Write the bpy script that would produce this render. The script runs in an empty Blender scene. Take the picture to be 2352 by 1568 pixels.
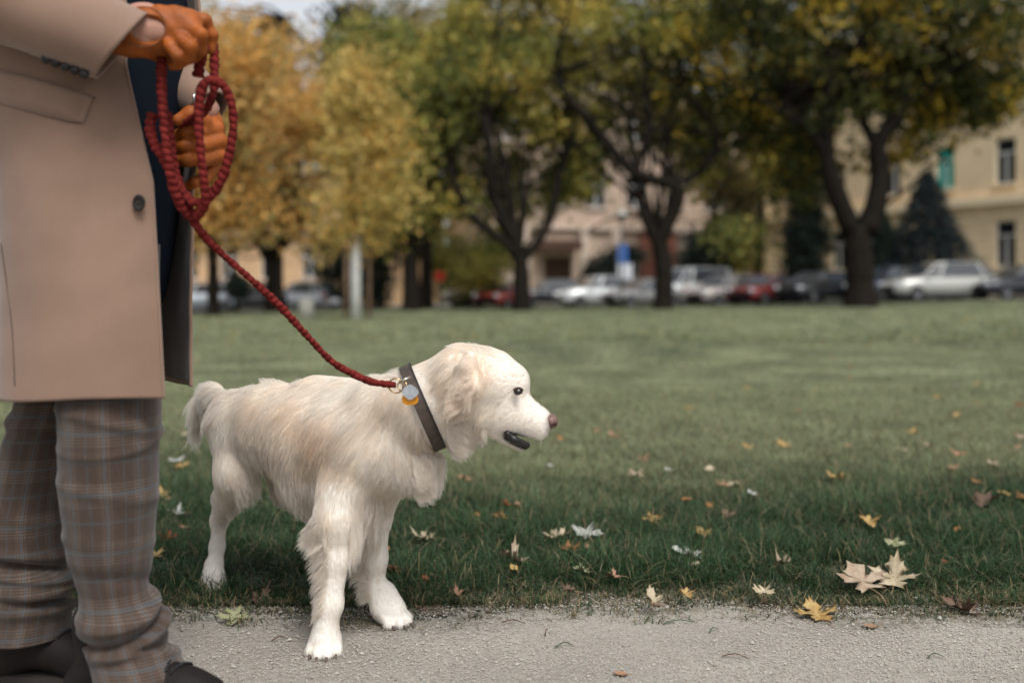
import bpy, math, random
import numpy as np
from mathutils import Vector, Matrix, kdtree
rng = np.random.default_rng(7)
random.seed(7)
C = bpy.context.scene.collection
SC = bpy.context.scene
# ---------------------------------------------------------------- camera
F, CX, HY, CAMZ = 2287.0, 1176.0, 655.0, 0.77     # focal length, centre column and horizon row of a 2352-pixel-wide picture
cam = bpy.data.cameras.new('camera'); co = bpy.data.objects.new('camera', cam); C.objects.link(co)
co.location = (0, 0, CAMZ); co.rotation_euler = (math.pi/2, 0, 0)
cam.sensor_width = 36; cam.lens = 36*F/2352; cam.shift_y = -(784-HY)/2352
cam.clip_start = .05; cam.clip_end = 1000
cam.dof.use_dof = True; cam.dof.focus_distance = 2.2; cam.dof.aperture_fstop = 1.6
SC.camera = co
# ---------------------------------------------------------------- light
w = bpy.data.worlds.new('World'); SC.world = w; w.use_nodes = True
nt = w.node_tree; nt.nodes.clear()
SUN_EL, SUN_AZ = math.radians(58), math.radians(158)
sky = nt.nodes.new('ShaderNodeTexSky'); sky.sky_type = 'NISHITA'; sky.sun_disc = False
sky.sun_elevation = SUN_EL; sky.sun_rotation = SUN_AZ; sky.air_density = 1.0; sky.dust_density = 3.0
hsv = nt.nodes.new('ShaderNodeHueSaturation'); hsv.inputs['Saturation'].default_value = .22; hsv.inputs['Value'].default_value = 1.0
wb = nt.nodes.new('ShaderNodeBackground'); wb.inputs["Strength"].default_value = .12
wo = nt.nodes.new('ShaderNodeOutputWorld')
nt.links.new(sky.outputs[0], hsv.inputs['Color']); nt.links.new(hsv.outputs[0], wb.inputs[0]); nt.links.new(wb.outputs[0], wo.inputs[0])
sl = bpy.data.lights.new('sun', 'SUN'); sl.energy = 1.7; sl.angle = math.radians(22); sl.color = (1, .98, .95)
so = bpy.data.objects.new('sun', sl); C.objects.link(so)
sd = Vector((math.sin(SUN_AZ)*math.cos(SUN_EL), math.cos(SUN_AZ)*math.cos(SUN_EL), math.sin(SUN_EL)))
so.rotation_euler = sd.to_track_quat('Z', 'Y').to_euler(); so.location = (0, -5, 12)
SC.view_settings.view_transform = 'Standard'; SC.view_settings.look = 'None'
SC.view_settings.exposure = 0.75; SC.view_settings.gamma = 1
SC.render.engine = 'CYCLES'
SC.cycles.max_bounces = 9; SC.cycles.diffuse_bounces = 6; SC.cycles.transparent_max_bounces = 8
# ---------------------------------------------------------------- helpers
def P(px, py, d): return np.array([(px-CX)/F*d, d, CAMZ-(py-HY)/F*d])
def sstep(a, b, x): t = np.clip((x-a)/(b-a), 0, 1); return t*t*(3-2*t)
def ground(x, y):
    x = np.asarray(x, float); y = np.asarray(y, float)
    return sstep(6, 34, y)*(-.07+.0135*x.clip(-25, 35)) + .02*np.sin(x*.7+1)*np.sin(y*.5)*sstep(3, 8, y) - .34*sstep(36, 47, y)*(1-.7*sstep(6, 18, x))
def rgb(r, g, b):   # sRGB 0-255 to linear
    f = lambda c: (c/255)/12.92 if c/255 <= .04045 else ((c/255+.055)/1.055)**2.4
    return (f(r), f(g), f(b), 1)
MATS = {}
def mat(name, col=(.5,.5,.5,1), rough=.8, metal=0, noise=None, bump=None, spec=.28, attr=None, trans=0, sheen=0, col2=None, coat=0, thr=(.35,.65), coords='Object'):
    """principled material; noise=(scale, amount) mixes col towards col2; bump=(scale, strength, distance)"""
    m = bpy.data.materials.new(name); m.use_nodes = True; t = m.node_tree; N = t.nodes; L = t.links
    b = N['Principled BSDF']; b.inputs['Base Color'].default_value = col; b.inputs['Roughness'].default_value = rough
    b.inputs['Metallic'].default_value = metal; b.inputs['Specular IOR Level'].default_value = spec
    b.inputs['Sheen Weight'].default_value = sheen; b.inputs['Coat Weight'].default_value = coat
    src = None
    tc = N.new('ShaderNodeTexCoord')
    if attr:
        a = N.new('ShaderNodeAttribute'); a.attribute_name = attr; src = a.outputs['Color']
    if noise:
        n = N.new('ShaderNodeTexNoise'); n.inputs['Scale'].default_value = noise[0]; n.inputs['Detail'].default_value = 6
        L.new(tc.outputs[coords], n.inputs['Vector'])
        r = N.new('ShaderNodeMapRange'); r.inputs[1].default_value = thr[0]; r.inputs[2].default_value = thr[1]; L.new(n.outputs['Fac'], r.inputs[0])
        mx = N.new('ShaderNodeMix'); mx.data_type = 'RGBA'
        c2 = col2 or tuple(c*(1-noise[1]) for c in col[:3])+(1,)
        if src is not None:
            L.new(src, mx.inputs['A']); mm = N.new('ShaderNodeMix'); mm.data_type = 'RGBA'; mm.blend_type = 'MULTIPLY'
            mm.inputs[0].default_value = 1; L.new(src, mm.inputs['A']); mm.inputs['B'].default_value = (1-noise[1],)*3+(1,)
            L.new(mm.outputs['Result'], mx.inputs['B'])
        else:
            mx.inputs['A'].default_value = col; mx.inputs['B'].default_value = c2
        L.new(r.outputs[0], mx.inputs[0]); src = mx.outputs['Result']
    if src is not None: L.new(src, b.inputs['Base Color'])
    if bump:
        n = N.new('ShaderNodeTexNoise'); n.inputs['Scale'].default_value = bump[0]; n.inputs['Detail'].default_value = 5
        L.new(tc.outputs[coords], n.inputs['Vector'])
        u = N.new('ShaderNodeBump'); u.inputs['Strength'].default_value = bump[1]; u.inputs['Distance'].default_value = bump[2] if len(bump) > 2 else .01
        L.new(n.outputs['Fac'], u.inputs['Height']); L.new(u.outputs[0], b.inputs['Normal'])
    if trans:
        tr = N.new('ShaderNodeBsdfTranslucent'); ms = N.new('ShaderNodeMixShader'); ms.inputs[0].default_value = trans
        if src is not None: L.new(src, tr.inputs[0])
        else: tr.inputs[0].default_value = col
        L.new(b.outputs[0], ms.inputs[1]); L.new(tr.outputs[0], ms.inputs[2]); L.new(ms.outputs[0], N['Material Output'].inputs[0])
    MATS[name] = m
    return m
def mesh_np(name, V, Fs, m=None, parent=None, smooth=True, colors=None, cname='tint', uv=None):
    """V (n,3); Fs (m,k) array or list of arrays; colors per vertex"""
    me = bpy.data.meshes.new(name); V = np.asarray(V, np.float32)
    if isinstance(Fs, np.ndarray): Fs = [Fs]
    Fs = [np.asarray(f, np.int32) for f in Fs if len(f)]
    loops = np.concatenate([f.ravel() for f in Fs]); tot = np.concatenate([np.full(len(f), f.shape[1], np.int32) for f in Fs])
    st = np.concatenate([[0], np.cumsum(tot)[:-1]]).astype(np.int32)
    me.vertices.add(len(V)); me.vertices.foreach_set('co', V.ravel())
    me.loops.add(len(loops)); me.loops.foreach_set('vertex_index', loops)
    me.polygons.add(len(tot)); me.polygons.foreach_set('loop_start', st); me.polygons.foreach_set('loop_total', tot)
    me.polygons.foreach_set('use_smooth', np.full(len(tot), smooth))
    if colors is not None:
        a = me.color_attributes.new(cname, 'FLOAT_COLOR', 'POINT'); c = np.ones((len(V), 4), np.float32); c[:, :3] = np.asarray(colors)[:, :3]
        a.data.foreach_set('color', c.ravel())
    if uv is not None:
        u = me.uv_layers.new(name='uv'); u.data.foreach_set('uv', np.asarray(uv, np.float32)[loops].ravel())
    me.update(calc_edges=True); me.validate()
    if m is not None: me.materials.append(m)
    o = bpy.data.objects.new(name, me); C.objects.link(o)
    if parent is not None: o.parent = parent; o.matrix_parent_inverse = Matrix.Translation(-parent.location) if parent.type == 'EMPTY' and not parent.rotation_euler[2] else parent.matrix_world.inverted()
    return o
def tag(o, label=None, cat=None, group=None, kind=None):
    if label: o['label'] = label
    if cat: o['category'] = cat
    if group: o['group'] = group
    if kind: o['kind'] = kind
    return o
def thing(name, label, cat, loc=(0,0,0), group=None):
    o = bpy.data.objects.new(name, None); C.objects.link(o); o.location = tuple(float(v) for v in loc); o.empty_display_size = .1
    return tag(o, label, cat, group)
class MB:
    """collects shapes into one mesh"""
    def __init__(s): s.V = []; s.Q = []; s.T = []; s.n = 0; s.U = []
    def add(s, V, Q=None, T=None, U=None):
        V = np.asarray(V, float)
        if Q is not None and len(Q): s.Q.append(np.asarray(Q)+s.n)
        if T is not None and len(T): s.T.append(np.asarray(T)+s.n)
        s.V.append(V); s.U.append(np.zeros((len(V), 2)) if U is None else U); s.n += len(V); return s
    def box(s, lo, hi, R=None, o=None):
        lo = np.array(lo, float); hi = np.array(hi, float)
        V = np.array([[x, y, z] for x in (lo[0], hi[0]) for y in (lo[1], hi[1]) for z in (lo[2], hi[2])])
        if R is not None: V = V@np.array(R).T
        if o is not None: V = V+np.array(o)
        return s.add(V, [[0,1,3,2],[4,6,7,5],[0,4,5,1],[2,3,7,6],[0,2,6,4],[1,5,7,3]])
    def tube(s, pts, rad, n=10, caps=True, flat=1.0):
        V, Q, U = tube(pts, rad, n, flat); s.add(V, Q, U=U)
        if caps:
            k = len(pts); a = s.n-len(V)
            for base, rev in ((a, True), (a+(k-1)*n, False)):
                c = V[base-a:base-a+n].mean(0); s.V.append(c[None]); s.U.append(np.zeros((1, 2)))
                f = [[base+i, base+(i+1) % n, s.n] for i in range(n)]
                if rev: f = [[b_, a_, c_] for a_, b_, c_ in f]
                s.T.append(np.array(f)); s.n += 1
        return s
    def ell(s, c, r, nu=16, nv=10, R=None):
        th = np.linspace(0, 2*np.pi, nu, endpoint=False); ph = np.linspace(.001, np.pi-.001, nv)
        V = np.array([[math.sin(p)*math.cos(t), math.sin(p)*math.sin(t), math.cos(p)] for p in ph for t in th])*np.array(r)
        if R is not None: V = V@np.array(R).T
        i, j = np.meshgrid(np.arange(nv-1), np.arange(nu), indexing='ij'); i = i.ravel(); j = j.ravel(); k = (j+1) % nu
        return s.add(V+np.array(c), np.stack([i*nu+j, (i+1)*nu+j, (i+1)*nu+k, i*nu+k], 1))
    def build(s, name, m, parent=None, smooth=True, uv=False):
        Fs = []
        if s.Q: Fs.append(np.concatenate(s.Q))
        if s.T: Fs.append(np.concatenate(s.T))
        return mesh_np(name, np.concatenate(s.V), Fs, m, parent, smooth, uv=np.concatenate(s.U) if uv else None)
def frames(pts):
    pts = np.asarray(pts, float); T = np.gradient(pts, axis=0); T /= np.linalg.norm(T, axis=1)[:, None]+1e-9
    A = np.zeros_like(T); a = np.cross(T[0], [.31, .21, .93]); a /= np.linalg.norm(a)
    for i in range(len(pts)):
        a = a-T[i]*a.dot(T[i]); a /= np.linalg.norm(a)+1e-9; A[i] = a
    return T, A, np.cross(T, A)
def tube(pts, rad, n=10, flat=1.0):
    pts = np.asarray(pts, float); rad = np.broadcast_to(np.asarray(rad, float), (len(pts),)); T, A, B = frames(pts)
    th = np.linspace(0, 2*np.pi, n, endpoint=False)
    V = pts[:, None]+rad[:, None, None]*(np.cos(th)[None, :, None]*A[:, None]+flat*np.sin(th)[None, :, None]*B[:, None])
    k = len(pts); i, j = np.meshgrid(np.arange(k-1), np.arange(n), indexing='ij'); i = i.ravel(); j = j.ravel(); l = (j+1) % n
    L = np.concatenate([[0], np.cumsum(np.linalg.norm(np.diff(pts, axis=0), axis=1))])
    U = np.stack([np.broadcast_to(th/6.283, (k, n)), np.broadcast_to(L[:, None], (k, n))], -1).reshape(-1, 2)
    return V.reshape(-1, 3), np.stack([i*n+j, i*n+l, (i+1)*n+l, (i+1)*n+j], 1), U
def spline(pts, n):
    """Catmull-Rom through rows of pts, n samples spaced evenly by length"""
    p = np.asarray(pts, float); q = np.vstack([2*p[0]-p[1], p, 2*p[-1]-p[-2]]); out = []
    for i in range(len(p)-1):
        a, b, c, d = q[i:i+4]; t = np.linspace(0, 1, 24, endpoint=False)[:, None]
        out.append(.5*(2*b+(c-a)*t+(2*a-5*b+4*c-d)*t**2+(3*b-a-3*c+d)*t**3))
    o = np.vstack(out+[p[-1:]]); s = np.concatenate([[0], np.cumsum(np.linalg.norm(np.diff(o, axis=0)[:, :3], axis=1))])
    u = np.linspace(0, s[-1], n); return np.stack([np.interp(u, s, o[:, k]) for k in range(o.shape[1])], 1)
# signed-distance modelling -----------------------------------------------------------------------
def sd_cone(Q, a, b, ra, rb):
    a = np.asarray(a, float); b = np.asarray(b, float); ab = b-a; h = ((Q-a)@ab/(ab@ab+1e-12)).clip(0, 1)
    return np.linalg.norm(Q-a-h[:, None]*ab, axis=1)-(ra+(rb-ra)*h)
def sd_ell(Q, c, r, R=None):
    q = Q-np.asarray(c, float)
    if R is not None: q = q@np.asarray(R)
    r = np.asarray(r, float); k0 = np.linalg.norm(q/r, axis=1); k1 = np.linalg.norm(q/(r*r), axis=1)+1e-9
    return k0*(k0-1)/k1
def smin(a, b, k): h = np.maximum(k-np.abs(a-b), 0)/k; return np.minimum(a, b)-h*h*k*.25
def sdf_grid(f, lo, hi, h):
    lo = np.array(lo, float); n = np.ceil((np.array(hi)-lo)/h).astype(int)+1; n = (n+3)//4*4+1
    ax = [lo[i]+np.arange(n[i])*h for i in range(3)]
    cs = [a[::4] for a in ax]; G = np.stack(np.meshgrid(*cs, indexing='ij'), -1).reshape(-1, 3)
    c = f(G).reshape([len(a) for a in cs])
    # trilinear upsample
    def up(v, axis):
        v = np.moveaxis(v, axis, 0); m = v.shape[0]; o = np.empty(((m-1)*4+1,)+v.shape[1:])
        for k in range(4): o[k:-1:4] = v[:-1]*(1-k/4)+v[1:]*(k/4)
        o[-1] = v[-1]; return np.moveaxis(o, 0, axis)
    v = up(up(up(c, 0), 1), 2); near = np.abs(v) < 5*h
    idx = np.argwhere(near); pts = lo+idx*h; v[near] = f(pts)
    return v, lo, h
def grid_mesh(g):
    v, lo, h = g; s = v < 0; n = v.shape
    acc = np.zeros(tuple(k-1 for k in n)+(3,)); cnt = np.zeros(tuple(k-1 for k in n))
    quads = []
    edges = []
    for ax in range(3):
        sa = [slice(None)]*3; sb = [slice(None)]*3; sa[ax] = slice(0, -1); sb[ax] = slice(1, None)
        cr = s[tuple(sa)] != s[tuple(sb)]; I = np.argwhere(cr); va = v[tuple(sa)][cr]; vb = v[tuple(sb)][cr]
        p = I.astype(float); p[:, ax] += va/(va-vb); edges.append((ax, I, va < 0))
        o1, o2 = [k for k in range(3) if k != ax]
        for d1 in (0, -1):
            for d2 in (0, -1):
                J = I.copy(); J[:, o1] += d1; J[:, o2] += d2
                ok = ((J >= 0) & (J < np.array(acc.shape[:3]))).all(1)
                np.add.at(acc, tuple(J[ok].T), p[ok]); np.add.at(cnt, tuple(J[ok].T), 1)
    m = cnt > 0; ids = -np.ones(cnt.shape, np.int64); ids[m] = np.arange(m.sum()); V = lo+acc[m]/cnt[m][:, None]*h
    for ax, I, neg in edges:
        o1, o2 = [k for k in range(3) if k != ax]
        ok = (I[:, o1] > 0) & (I[:, o2] > 0) & (I[:, o1] < n[o1]-1) & (I[:, o2] < n[o2]-1); I = I[ok]; ng = neg[ok]; q = []
        for d1, d2 in ((0, 0), (-1, 0), (-1, -1), (0, -1)):
            J = I.copy(); J[:, o1] += d1; J[:, o2] += d2; q.append(ids[tuple(J.T)])
        q = np.stack(q, 1); flip = ng if ax != 1 else ~ng
        q[~flip] = q[~flip][:, ::-1]; quads.append(q)
    return V, np.concatenate(quads)
def interp_grid(g, Q):
    v, lo, h = g; u = (Q-lo)/h; u = np.clip(u, 0, np.array(v.shape)-1.001); i = u.astype(int); t = u-i; r = 0
    for a in (0, 1):
        for b in (0, 1):
            for c in (0, 1):
                wt = (t[:, 0] if a else 1-t[:, 0])*(t[:, 1] if b else 1-t[:, 1])*(t[:, 2] if c else 1-t[:, 2])
                r = r+wt*v[i[:, 0]+a, i[:, 1]+b, i[:, 2]+c]
    return r
def grad_grid(g, Q):
    e = g[2]; G = np.stack([interp_grid(g, Q+d)-interp_grid(g, Q-d) for d in np.eye(3)*e], 1)
    return G/(np.linalg.norm(G, axis=1)[:, None]+1e-9)
def vnoise(Q, s, seed=0):
    """cheap smooth noise in -1..1"""
    r = np.random.default_rng(seed); o = 0
    for k in range(5):
        d = r.normal(size=3); d /= np.linalg.norm(d); o = o+np.sin(Q@d*s*(1+.7*k)+r.uniform(0, 6.28)+1.3*np.sin(Q@np.roll(d, 1)*s*.8+k))/(1+.5*k)
    return o/2.9
FUR_N = 150000
STONE_N = 110000
GRASS_N = (190000, 90000, 30000)
# ================================================================ BUILDINGS
def glass(name='window_glass', c=(.012,.014,.017,1)): return MATS.get(name) or mat(name, c, .25, spec=.25)
m_frame = mat('window_frame_white', (.62,.62,.60,1), .5)
def facade_house(name, label, A, Bp, z1, wallm, openings, depth=10, trims=(), trimm=None, parts=(), z0=-1.0):
    """street front from plan point A to B (metres), solid box behind; openings = (u0,u1,za,zb,kind)"""
    A = np.array(A, float); Bp = np.array(Bp, float); Lh = np.linalg.norm(Bp-A); ux = (Bp-A)/Lh; nrm = np.array([ux[1], -ux[0]])
    if nrm[1] > 0: nrm = -nrm
    t = thing(name, label, 'building', (*((A+Bp)/2), 0))
    def W(u, v, z): p = A+ux*u+nrm*v; return [p[0], p[1], z]
    us = sorted({0, Lh, *[o[0] for o in openings], *[o[1] for o in openings]}); zs = sorted({z0, z1, *[o[2] for o in openings], *[o[3] for o in openings]})
    mb = MB()
    def quad(m_, p): m_.add(np.array(p), [[0, 1, 2, 3]])
    for i in range(len(us)-1):
        for j in range(len(zs)-1):
            um, zm = (us[i]+us[i+1])/2, (zs[j]+zs[j+1])/2
            if any(o[0] < um < o[1] and o[2] < zm < o[3] for o in openings): continue
            quad(mb, [W(us[i], 0, zs[j]), W(us[i+1], 0, zs[j]), W(us[i+1], 0, zs[j+1]), W(us[i], 0, zs[j+1])])
    for o in openings:
        a, b, c, d = o[:4]
        for q in ([(a,0,c),(a,-.22,c),(a,-.22,d),(a,0,d)], [(b,0,c),(b,-.22,c),(b,-.22,d),(b,0,d)], [(a,0,c),(b,0,c),(b,-.22,c),(a,-.22,c)], [(a,0,d),(b,0,d),(b,-.22,d),(a,-.22,d)]):
            quad(mb, [W(*p) for p in q])
    cs = [W(0,0,z0), W(Lh,0,z0), W(Lh,-depth,z0), W(0,-depth,z0)]; ct = [c[:2]+[z1] for c in cs]
    for i, j in ((1,2),(2,3),(3,0)): quad(mb, [cs[i], cs[j], ct[j], ct[i]])
    quad(mb, ct); mb.build('wall', wallm, t, smooth=False)
    for (za, zb, out) in trims:
        m_ = MB(); P8 = [W(-.1,0.003,za), W(Lh+.1,.003,za), W(Lh+.1,out,za), W(-.1,out,za)]; P8 += [p[:2]+[zb] for p in P8]
        m_.add(np.array(P8), [[0,1,2,3],[4,5,6,7],[0,1,5,4],[3,2,6,7],[0,3,7,4],[1,2,6,5]]); m_.build('cornice', trimm or wallm, t, smooth=False)
    for o in openings:
        a, b, c, d = o[:4]; kind = o[4] if len(o) > 4 else 'w'
        fr = MB(); f = .07
        def bar(u0, u1, zA, zB, v0=-.20, v1=-.12): 
            P8 = [W(u0,v0,zA), W(u1,v0,zA), W(u1,v1,zA), W(u0,v1,zA)]; P8 += [p[:2]+[zB] for p in P8]
            fr.add(np.array(P8), [[0,1,2,3],[4,5,6,7],[0,1,5,4],[3,2,6,7],[0,3,7,4],[1,2,6,5]])
        bar(a, a+f, c, d); bar(b-f, b, c, d); bar(a+f, b-f, c, c+f); bar(a+f, b-f, d-f, d)
        if kind != 'd': tr = c+(d-c)*.66; bar(a+f, b-f, tr, tr+.09, -.2, -.11); bar((a+b)/2-.05, (a+b)/2+.05, c+f, tr, -.2, -.11)
        fo = fr.build('door' if kind == 'd' else 'window', m_frame if kind != 'd' else MATS['door_wood'], t, smooth=False)
        g = MB(); quad(g, [W(a+.02,-.17,c+.02), W(b-.02,-.17,c+.02), W(b-.02,-.17,d-.02), W(a+.02,-.17,d-.02)])
        g.build('pane' if kind != 'd' else 'door_leaf', {'t': MATS['teal_blind'], 'd': MATS['door_wood']}.get(kind, glass()), fo, smooth=False)
        if kind != 'd':
            s = MB(); P8 = [W(a-.12,.003,c-.12), W(b+.12,.003,c-.12), W(b+.12,.14,c-.12), W(a-.12,.14,c-.12)]; P8 += [p[:2]+[c] for p in P8]
            s.add(np.array(P8), [[0,1,2,3],[4,5,6,7],[0,1,5,4],[3,2,6,7],[0,3,7,4],[1,2,6,5]]); s.build('sill', trimm or wallm, fo, smooth=False)
    return t, W
mat('teal_blind', rgb(20, 165, 150), .6); mat('door_wood', (.07, .035, .022, 1), .6)
def banded(name, col, band, step=.42):
    m = mat(name, col, .9, noise=(.9, .12), bump=(25, .2, .01)); N = m.node_tree.nodes; L = m.node_tree.links
    tc = N.new('ShaderNodeTexCoord'); sx = N.new('ShaderNodeSeparateXYZ'); L.new(tc.outputs['Object'], sx.inputs[0])
    a = N.new('ShaderNodeMath'); a.operation = 'DIVIDE'; a.inputs[1].default_value = step; L.new(sx.outputs[2], a.inputs[0])
    f = N.new('ShaderNodeMath'); f.operation = 'FRACT'; L.new(a.outputs[0], f.inputs[0])
    g = N.new('ShaderNodeMath'); g.operation = 'LESS_THAN'; g.inputs[1].default_value = .10; L.new(f.outputs[0], g.inputs[0])
    h = N.new('ShaderNodeMath'); h.operation = 'LESS_THAN'; h.inputs[1].default_value = band; L.new(sx.outputs[2], h.inputs[0])
    k = N.new('ShaderNodeMath'); k.operation = 'MULTIPLY'; L.new(g.outputs[0], k.inputs[0]); L.new(h.outputs[0], k.inputs[1])
    b = N['Principled BSDF']; src = b.inputs['Base Color'].links[0].from_socket; mx = N.new('ShaderNodeMix'); mx.data_type = 'RGBA'
    L.new(k.outputs[0], mx.inputs[0]); L.new(src, mx.inputs['A']); mx.inputs['B'].default_value = tuple(c*.55 for c in col[:3])+(1,); L.new(mx.outputs['Result'], b.inputs['Base Color'])
    return m
# yellow corner building on the right: its front recedes to the left
A = np.array([(1748-CX)/F*64, 64]); Bq = np.array([(2352-CX)/F*48, 48]); dirb = (Bq-A); Lr = np.linalg.norm(dirb); ub = dirb/Lr; Bfar = A+ub*(Lr+7)
def ray_u(px):     # distance along the front where picture column px meets it
    s = (px-CX)/F; return (s*A[1]-A[0])/(ub[0]-s*ub[1])
def crop3(cx): return 1636+.3844*cx
ops = []
def addw(cx0, cx1, z0, z1, k='w'): ops.append((ray_u(crop3(cx0)), ray_u(crop3(cx1)), z0, z1, k))
for z0, z1, hi in ((5.75, 8.0, 1), (1.65, 3.95, 0), (9.9, 12.1, 2)):
    addw(1690, 1812, z0, z1); addw(1335, 1445, z0, z1, 't' if hi == 1 else 'w'); addw(1035, 1125, z0, z1); addw(715, 795, z0, z1); addw(560, 625, z0, z1); addw(430, 480, z0, z1)
    u = ray_u(crop3(2230)); ops.append((u, u+1.2, z0, z1, 'w'))
m_yel = banded('yellow_plaster', (.85, .67, .44, 1), 4.6); m_cream = mat('cream_trim', (.82, .68, .48, 1), .85)
facade_house('corner_building', 'yellow corner building with cream cornice and tall windows behind the huge tree', A, Bfar, 14.5, m_yel, ops, 14, ((4.75, 5.15, .35), (13.6, 14.3, .5)), m_cream)
# pink building in the middle
mat('pink_plaster', (.50, .38, .30, 1), .9, noise=(.7, .15)); mat('brick_red', (.24, .10, .07, 1), .9, noise=(2, .25)); mat('pale_pink', (.56, .45, .37, 1), .9, noise=(.8, .12))
ctr = lambda px, d: np.array([(px-CX)/F*d, d])
A2, B2 = ctr(1120, 60), ctr(1790, 66); L2 = np.linalg.norm(B2-A2)
op2 = [(3.6, 5.4, -.5, 2.5, 'd')]+[(u, u+1.3, z, z+2.1, 'w') for z in (5.6, 9.6) for u in np.arange(1, L2-2, 2.7)]+[(u, u+1.3, 1.0, 3.0, 'w') for u in (8.6, 11.0, 13.6, 16)]
tp, Wp = facade_house('town_house', 'pink plastered town house with brown canopy door seen between the park trees', A2, B2, 13, MATS['pink_plaster'], op2, 10, ((4.2, 4.5, .3),), MATS['pale_pink'])
def wbox(W_, u0, u1, v0, v1, z0, z1): 
    P8 = [W_(u0,v0,z0), W_(u1,v0,z0), W_(u1,v1,z0), W_(u0,v1,z0)]; P8 += [p[:2]+[z1] for p in P8]
    return MB().add(np.array(P8), [[0,1,2,3],[4,5,6,7],[0,1,5,4],[3,2,6,7],[0,3,7,4],[1,2,6,5]])
wbox(Wp, 2.9, 5.6, .003, 1.4, 2.9, 3.5).build('canopy', MATS['door_wood'], tp, smooth=False)
for u in (2.0, 5.9, 8.0, 12.6): wbox(Wp, u, u+.55, .003, .30, -.9, 4.2).build('pilaster', MATS['pale_pink'], tp, smooth=False)
wbox(Wp, 9.9, 12.5, .003, .12, -.9, 4.2).build('brick_bay', MATS['brick_red'], tp, smooth=False)
# pale orange building on the left
mat('orange_plaster', (.60, .40, .235, 1), .9, noise=(.6, .15))
A3, B3 = ctr(-900, 78), ctr(905, 62); L3 = np.linalg.norm(B3-A3)
op3 = [(u, u+1.2, z, z+2.0, 'w') for z in (1.2, 5.2) for u in np.arange(1.2, L3-2, 2.9)]
facade_house('apartment_house', 'pale orange low apartment house behind the orange trees on the left', A3, B3, 8.2, MATS['orange_plaster'], op3, 10, ((3.9, 4.2, .25), (7.8, 8.2, .4)), MATS['pale_pink'])
# grey house between them
A4, B4 = ctr(1840, 92), ctr(1560, 84)
facade_house('distant_house', 'greyish pink tall house far behind the forked tree', ctr(1480, 84), ctr(1850, 88), 13, mat('greyish_plaster', (.40, .31, .27, 1), .9), [(u, u+1.3, z, z+2, 'w') for z in (5, 9) for u in (2, 5, 8, 11)], 8)
# ================================================================ TREES
m_bark = mat('bark', (.020, .016, .013, 1), .95, noise=(9, .5), bump=(14, .9, .06), spec=.05); m_leaf = mat('foliage', attr='tint', rough=.6, spec=.15, trans=.5)
m_palebark = mat('young_bark', (.30, .27, .22, 1), .9, noise=(12, .4))
PAL = dict(olive=[((.24,.25,.07),4),((.42,.37,.10),4),((.09,.11,.035),2.5),((.60,.46,.12),2)],
  dark=[((.045,.055,.018),5),((.085,.090,.026),3),((.024,.028,.011),2),((.11,.115,.03),2),((.42,.29,.04),2.6)],
  orange=[((.62,.36,.11),4),((.54,.36,.13),3),((.34,.28,.11),2),((.70,.46,.18),2)],
  yellow=[((.64,.48,.17),4),((.40,.32,.10),3),((.55,.34,.09),2),((.24,.22,.07),1)],
  conifer=[((.022,.034,.026),4),((.035,.05,.038),2),((.015,.022,.018),2)],
  blue=[((.03,.042,.045),4),((.05,.065,.07),2),((.018,.026,.028),2)],
  hazy=[((.26,.215,.10),3),((.18,.18,.085),3),((.34,.25,.10),2)])
def leaves(cen, size, n, sig, pal, r, flat=.75):
    """leaf quads scattered round clump centres; colour per clump"""
    cen = np.asarray(cen); k = len(cen); w_ = np.array([p[1] for p in pal], float); pc = np.array([p[0] for p in pal])
    cc_ = pc[r.choice(len(pal), k, p=w_/w_.sum())]; who = r.integers(0, k, n)
    c = cen[who]+r.normal(size=(n, 3))*sig*np.array([1, 1, flat])
    a = r.normal(size=(n, 3)); a /= np.linalg.norm(a, axis=1)[:, None]; b = np.cross(a, r.normal(size=(n, 3))); b /= np.linalg.norm(b, axis=1)[:, None]
    s = size*r.uniform(.6, 1.3, n)[:, None]; V_ = np.stack([c-a*s*.5, c+b*s*.32, c+a*s*.5, c-b*s*.32], 1).reshape(-1, 3)
    mix = r.random(n) < .10; col = cc_[who]; col[mix] = pc[r.choice(len(pal), mix.sum(), p=w_/w_.sum())]
    col = col*r.uniform(.7, 1.3, n)[:, None]; return V_, np.arange(4*n).reshape(n, 4), np.repeat(col, 4, 0)
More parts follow.
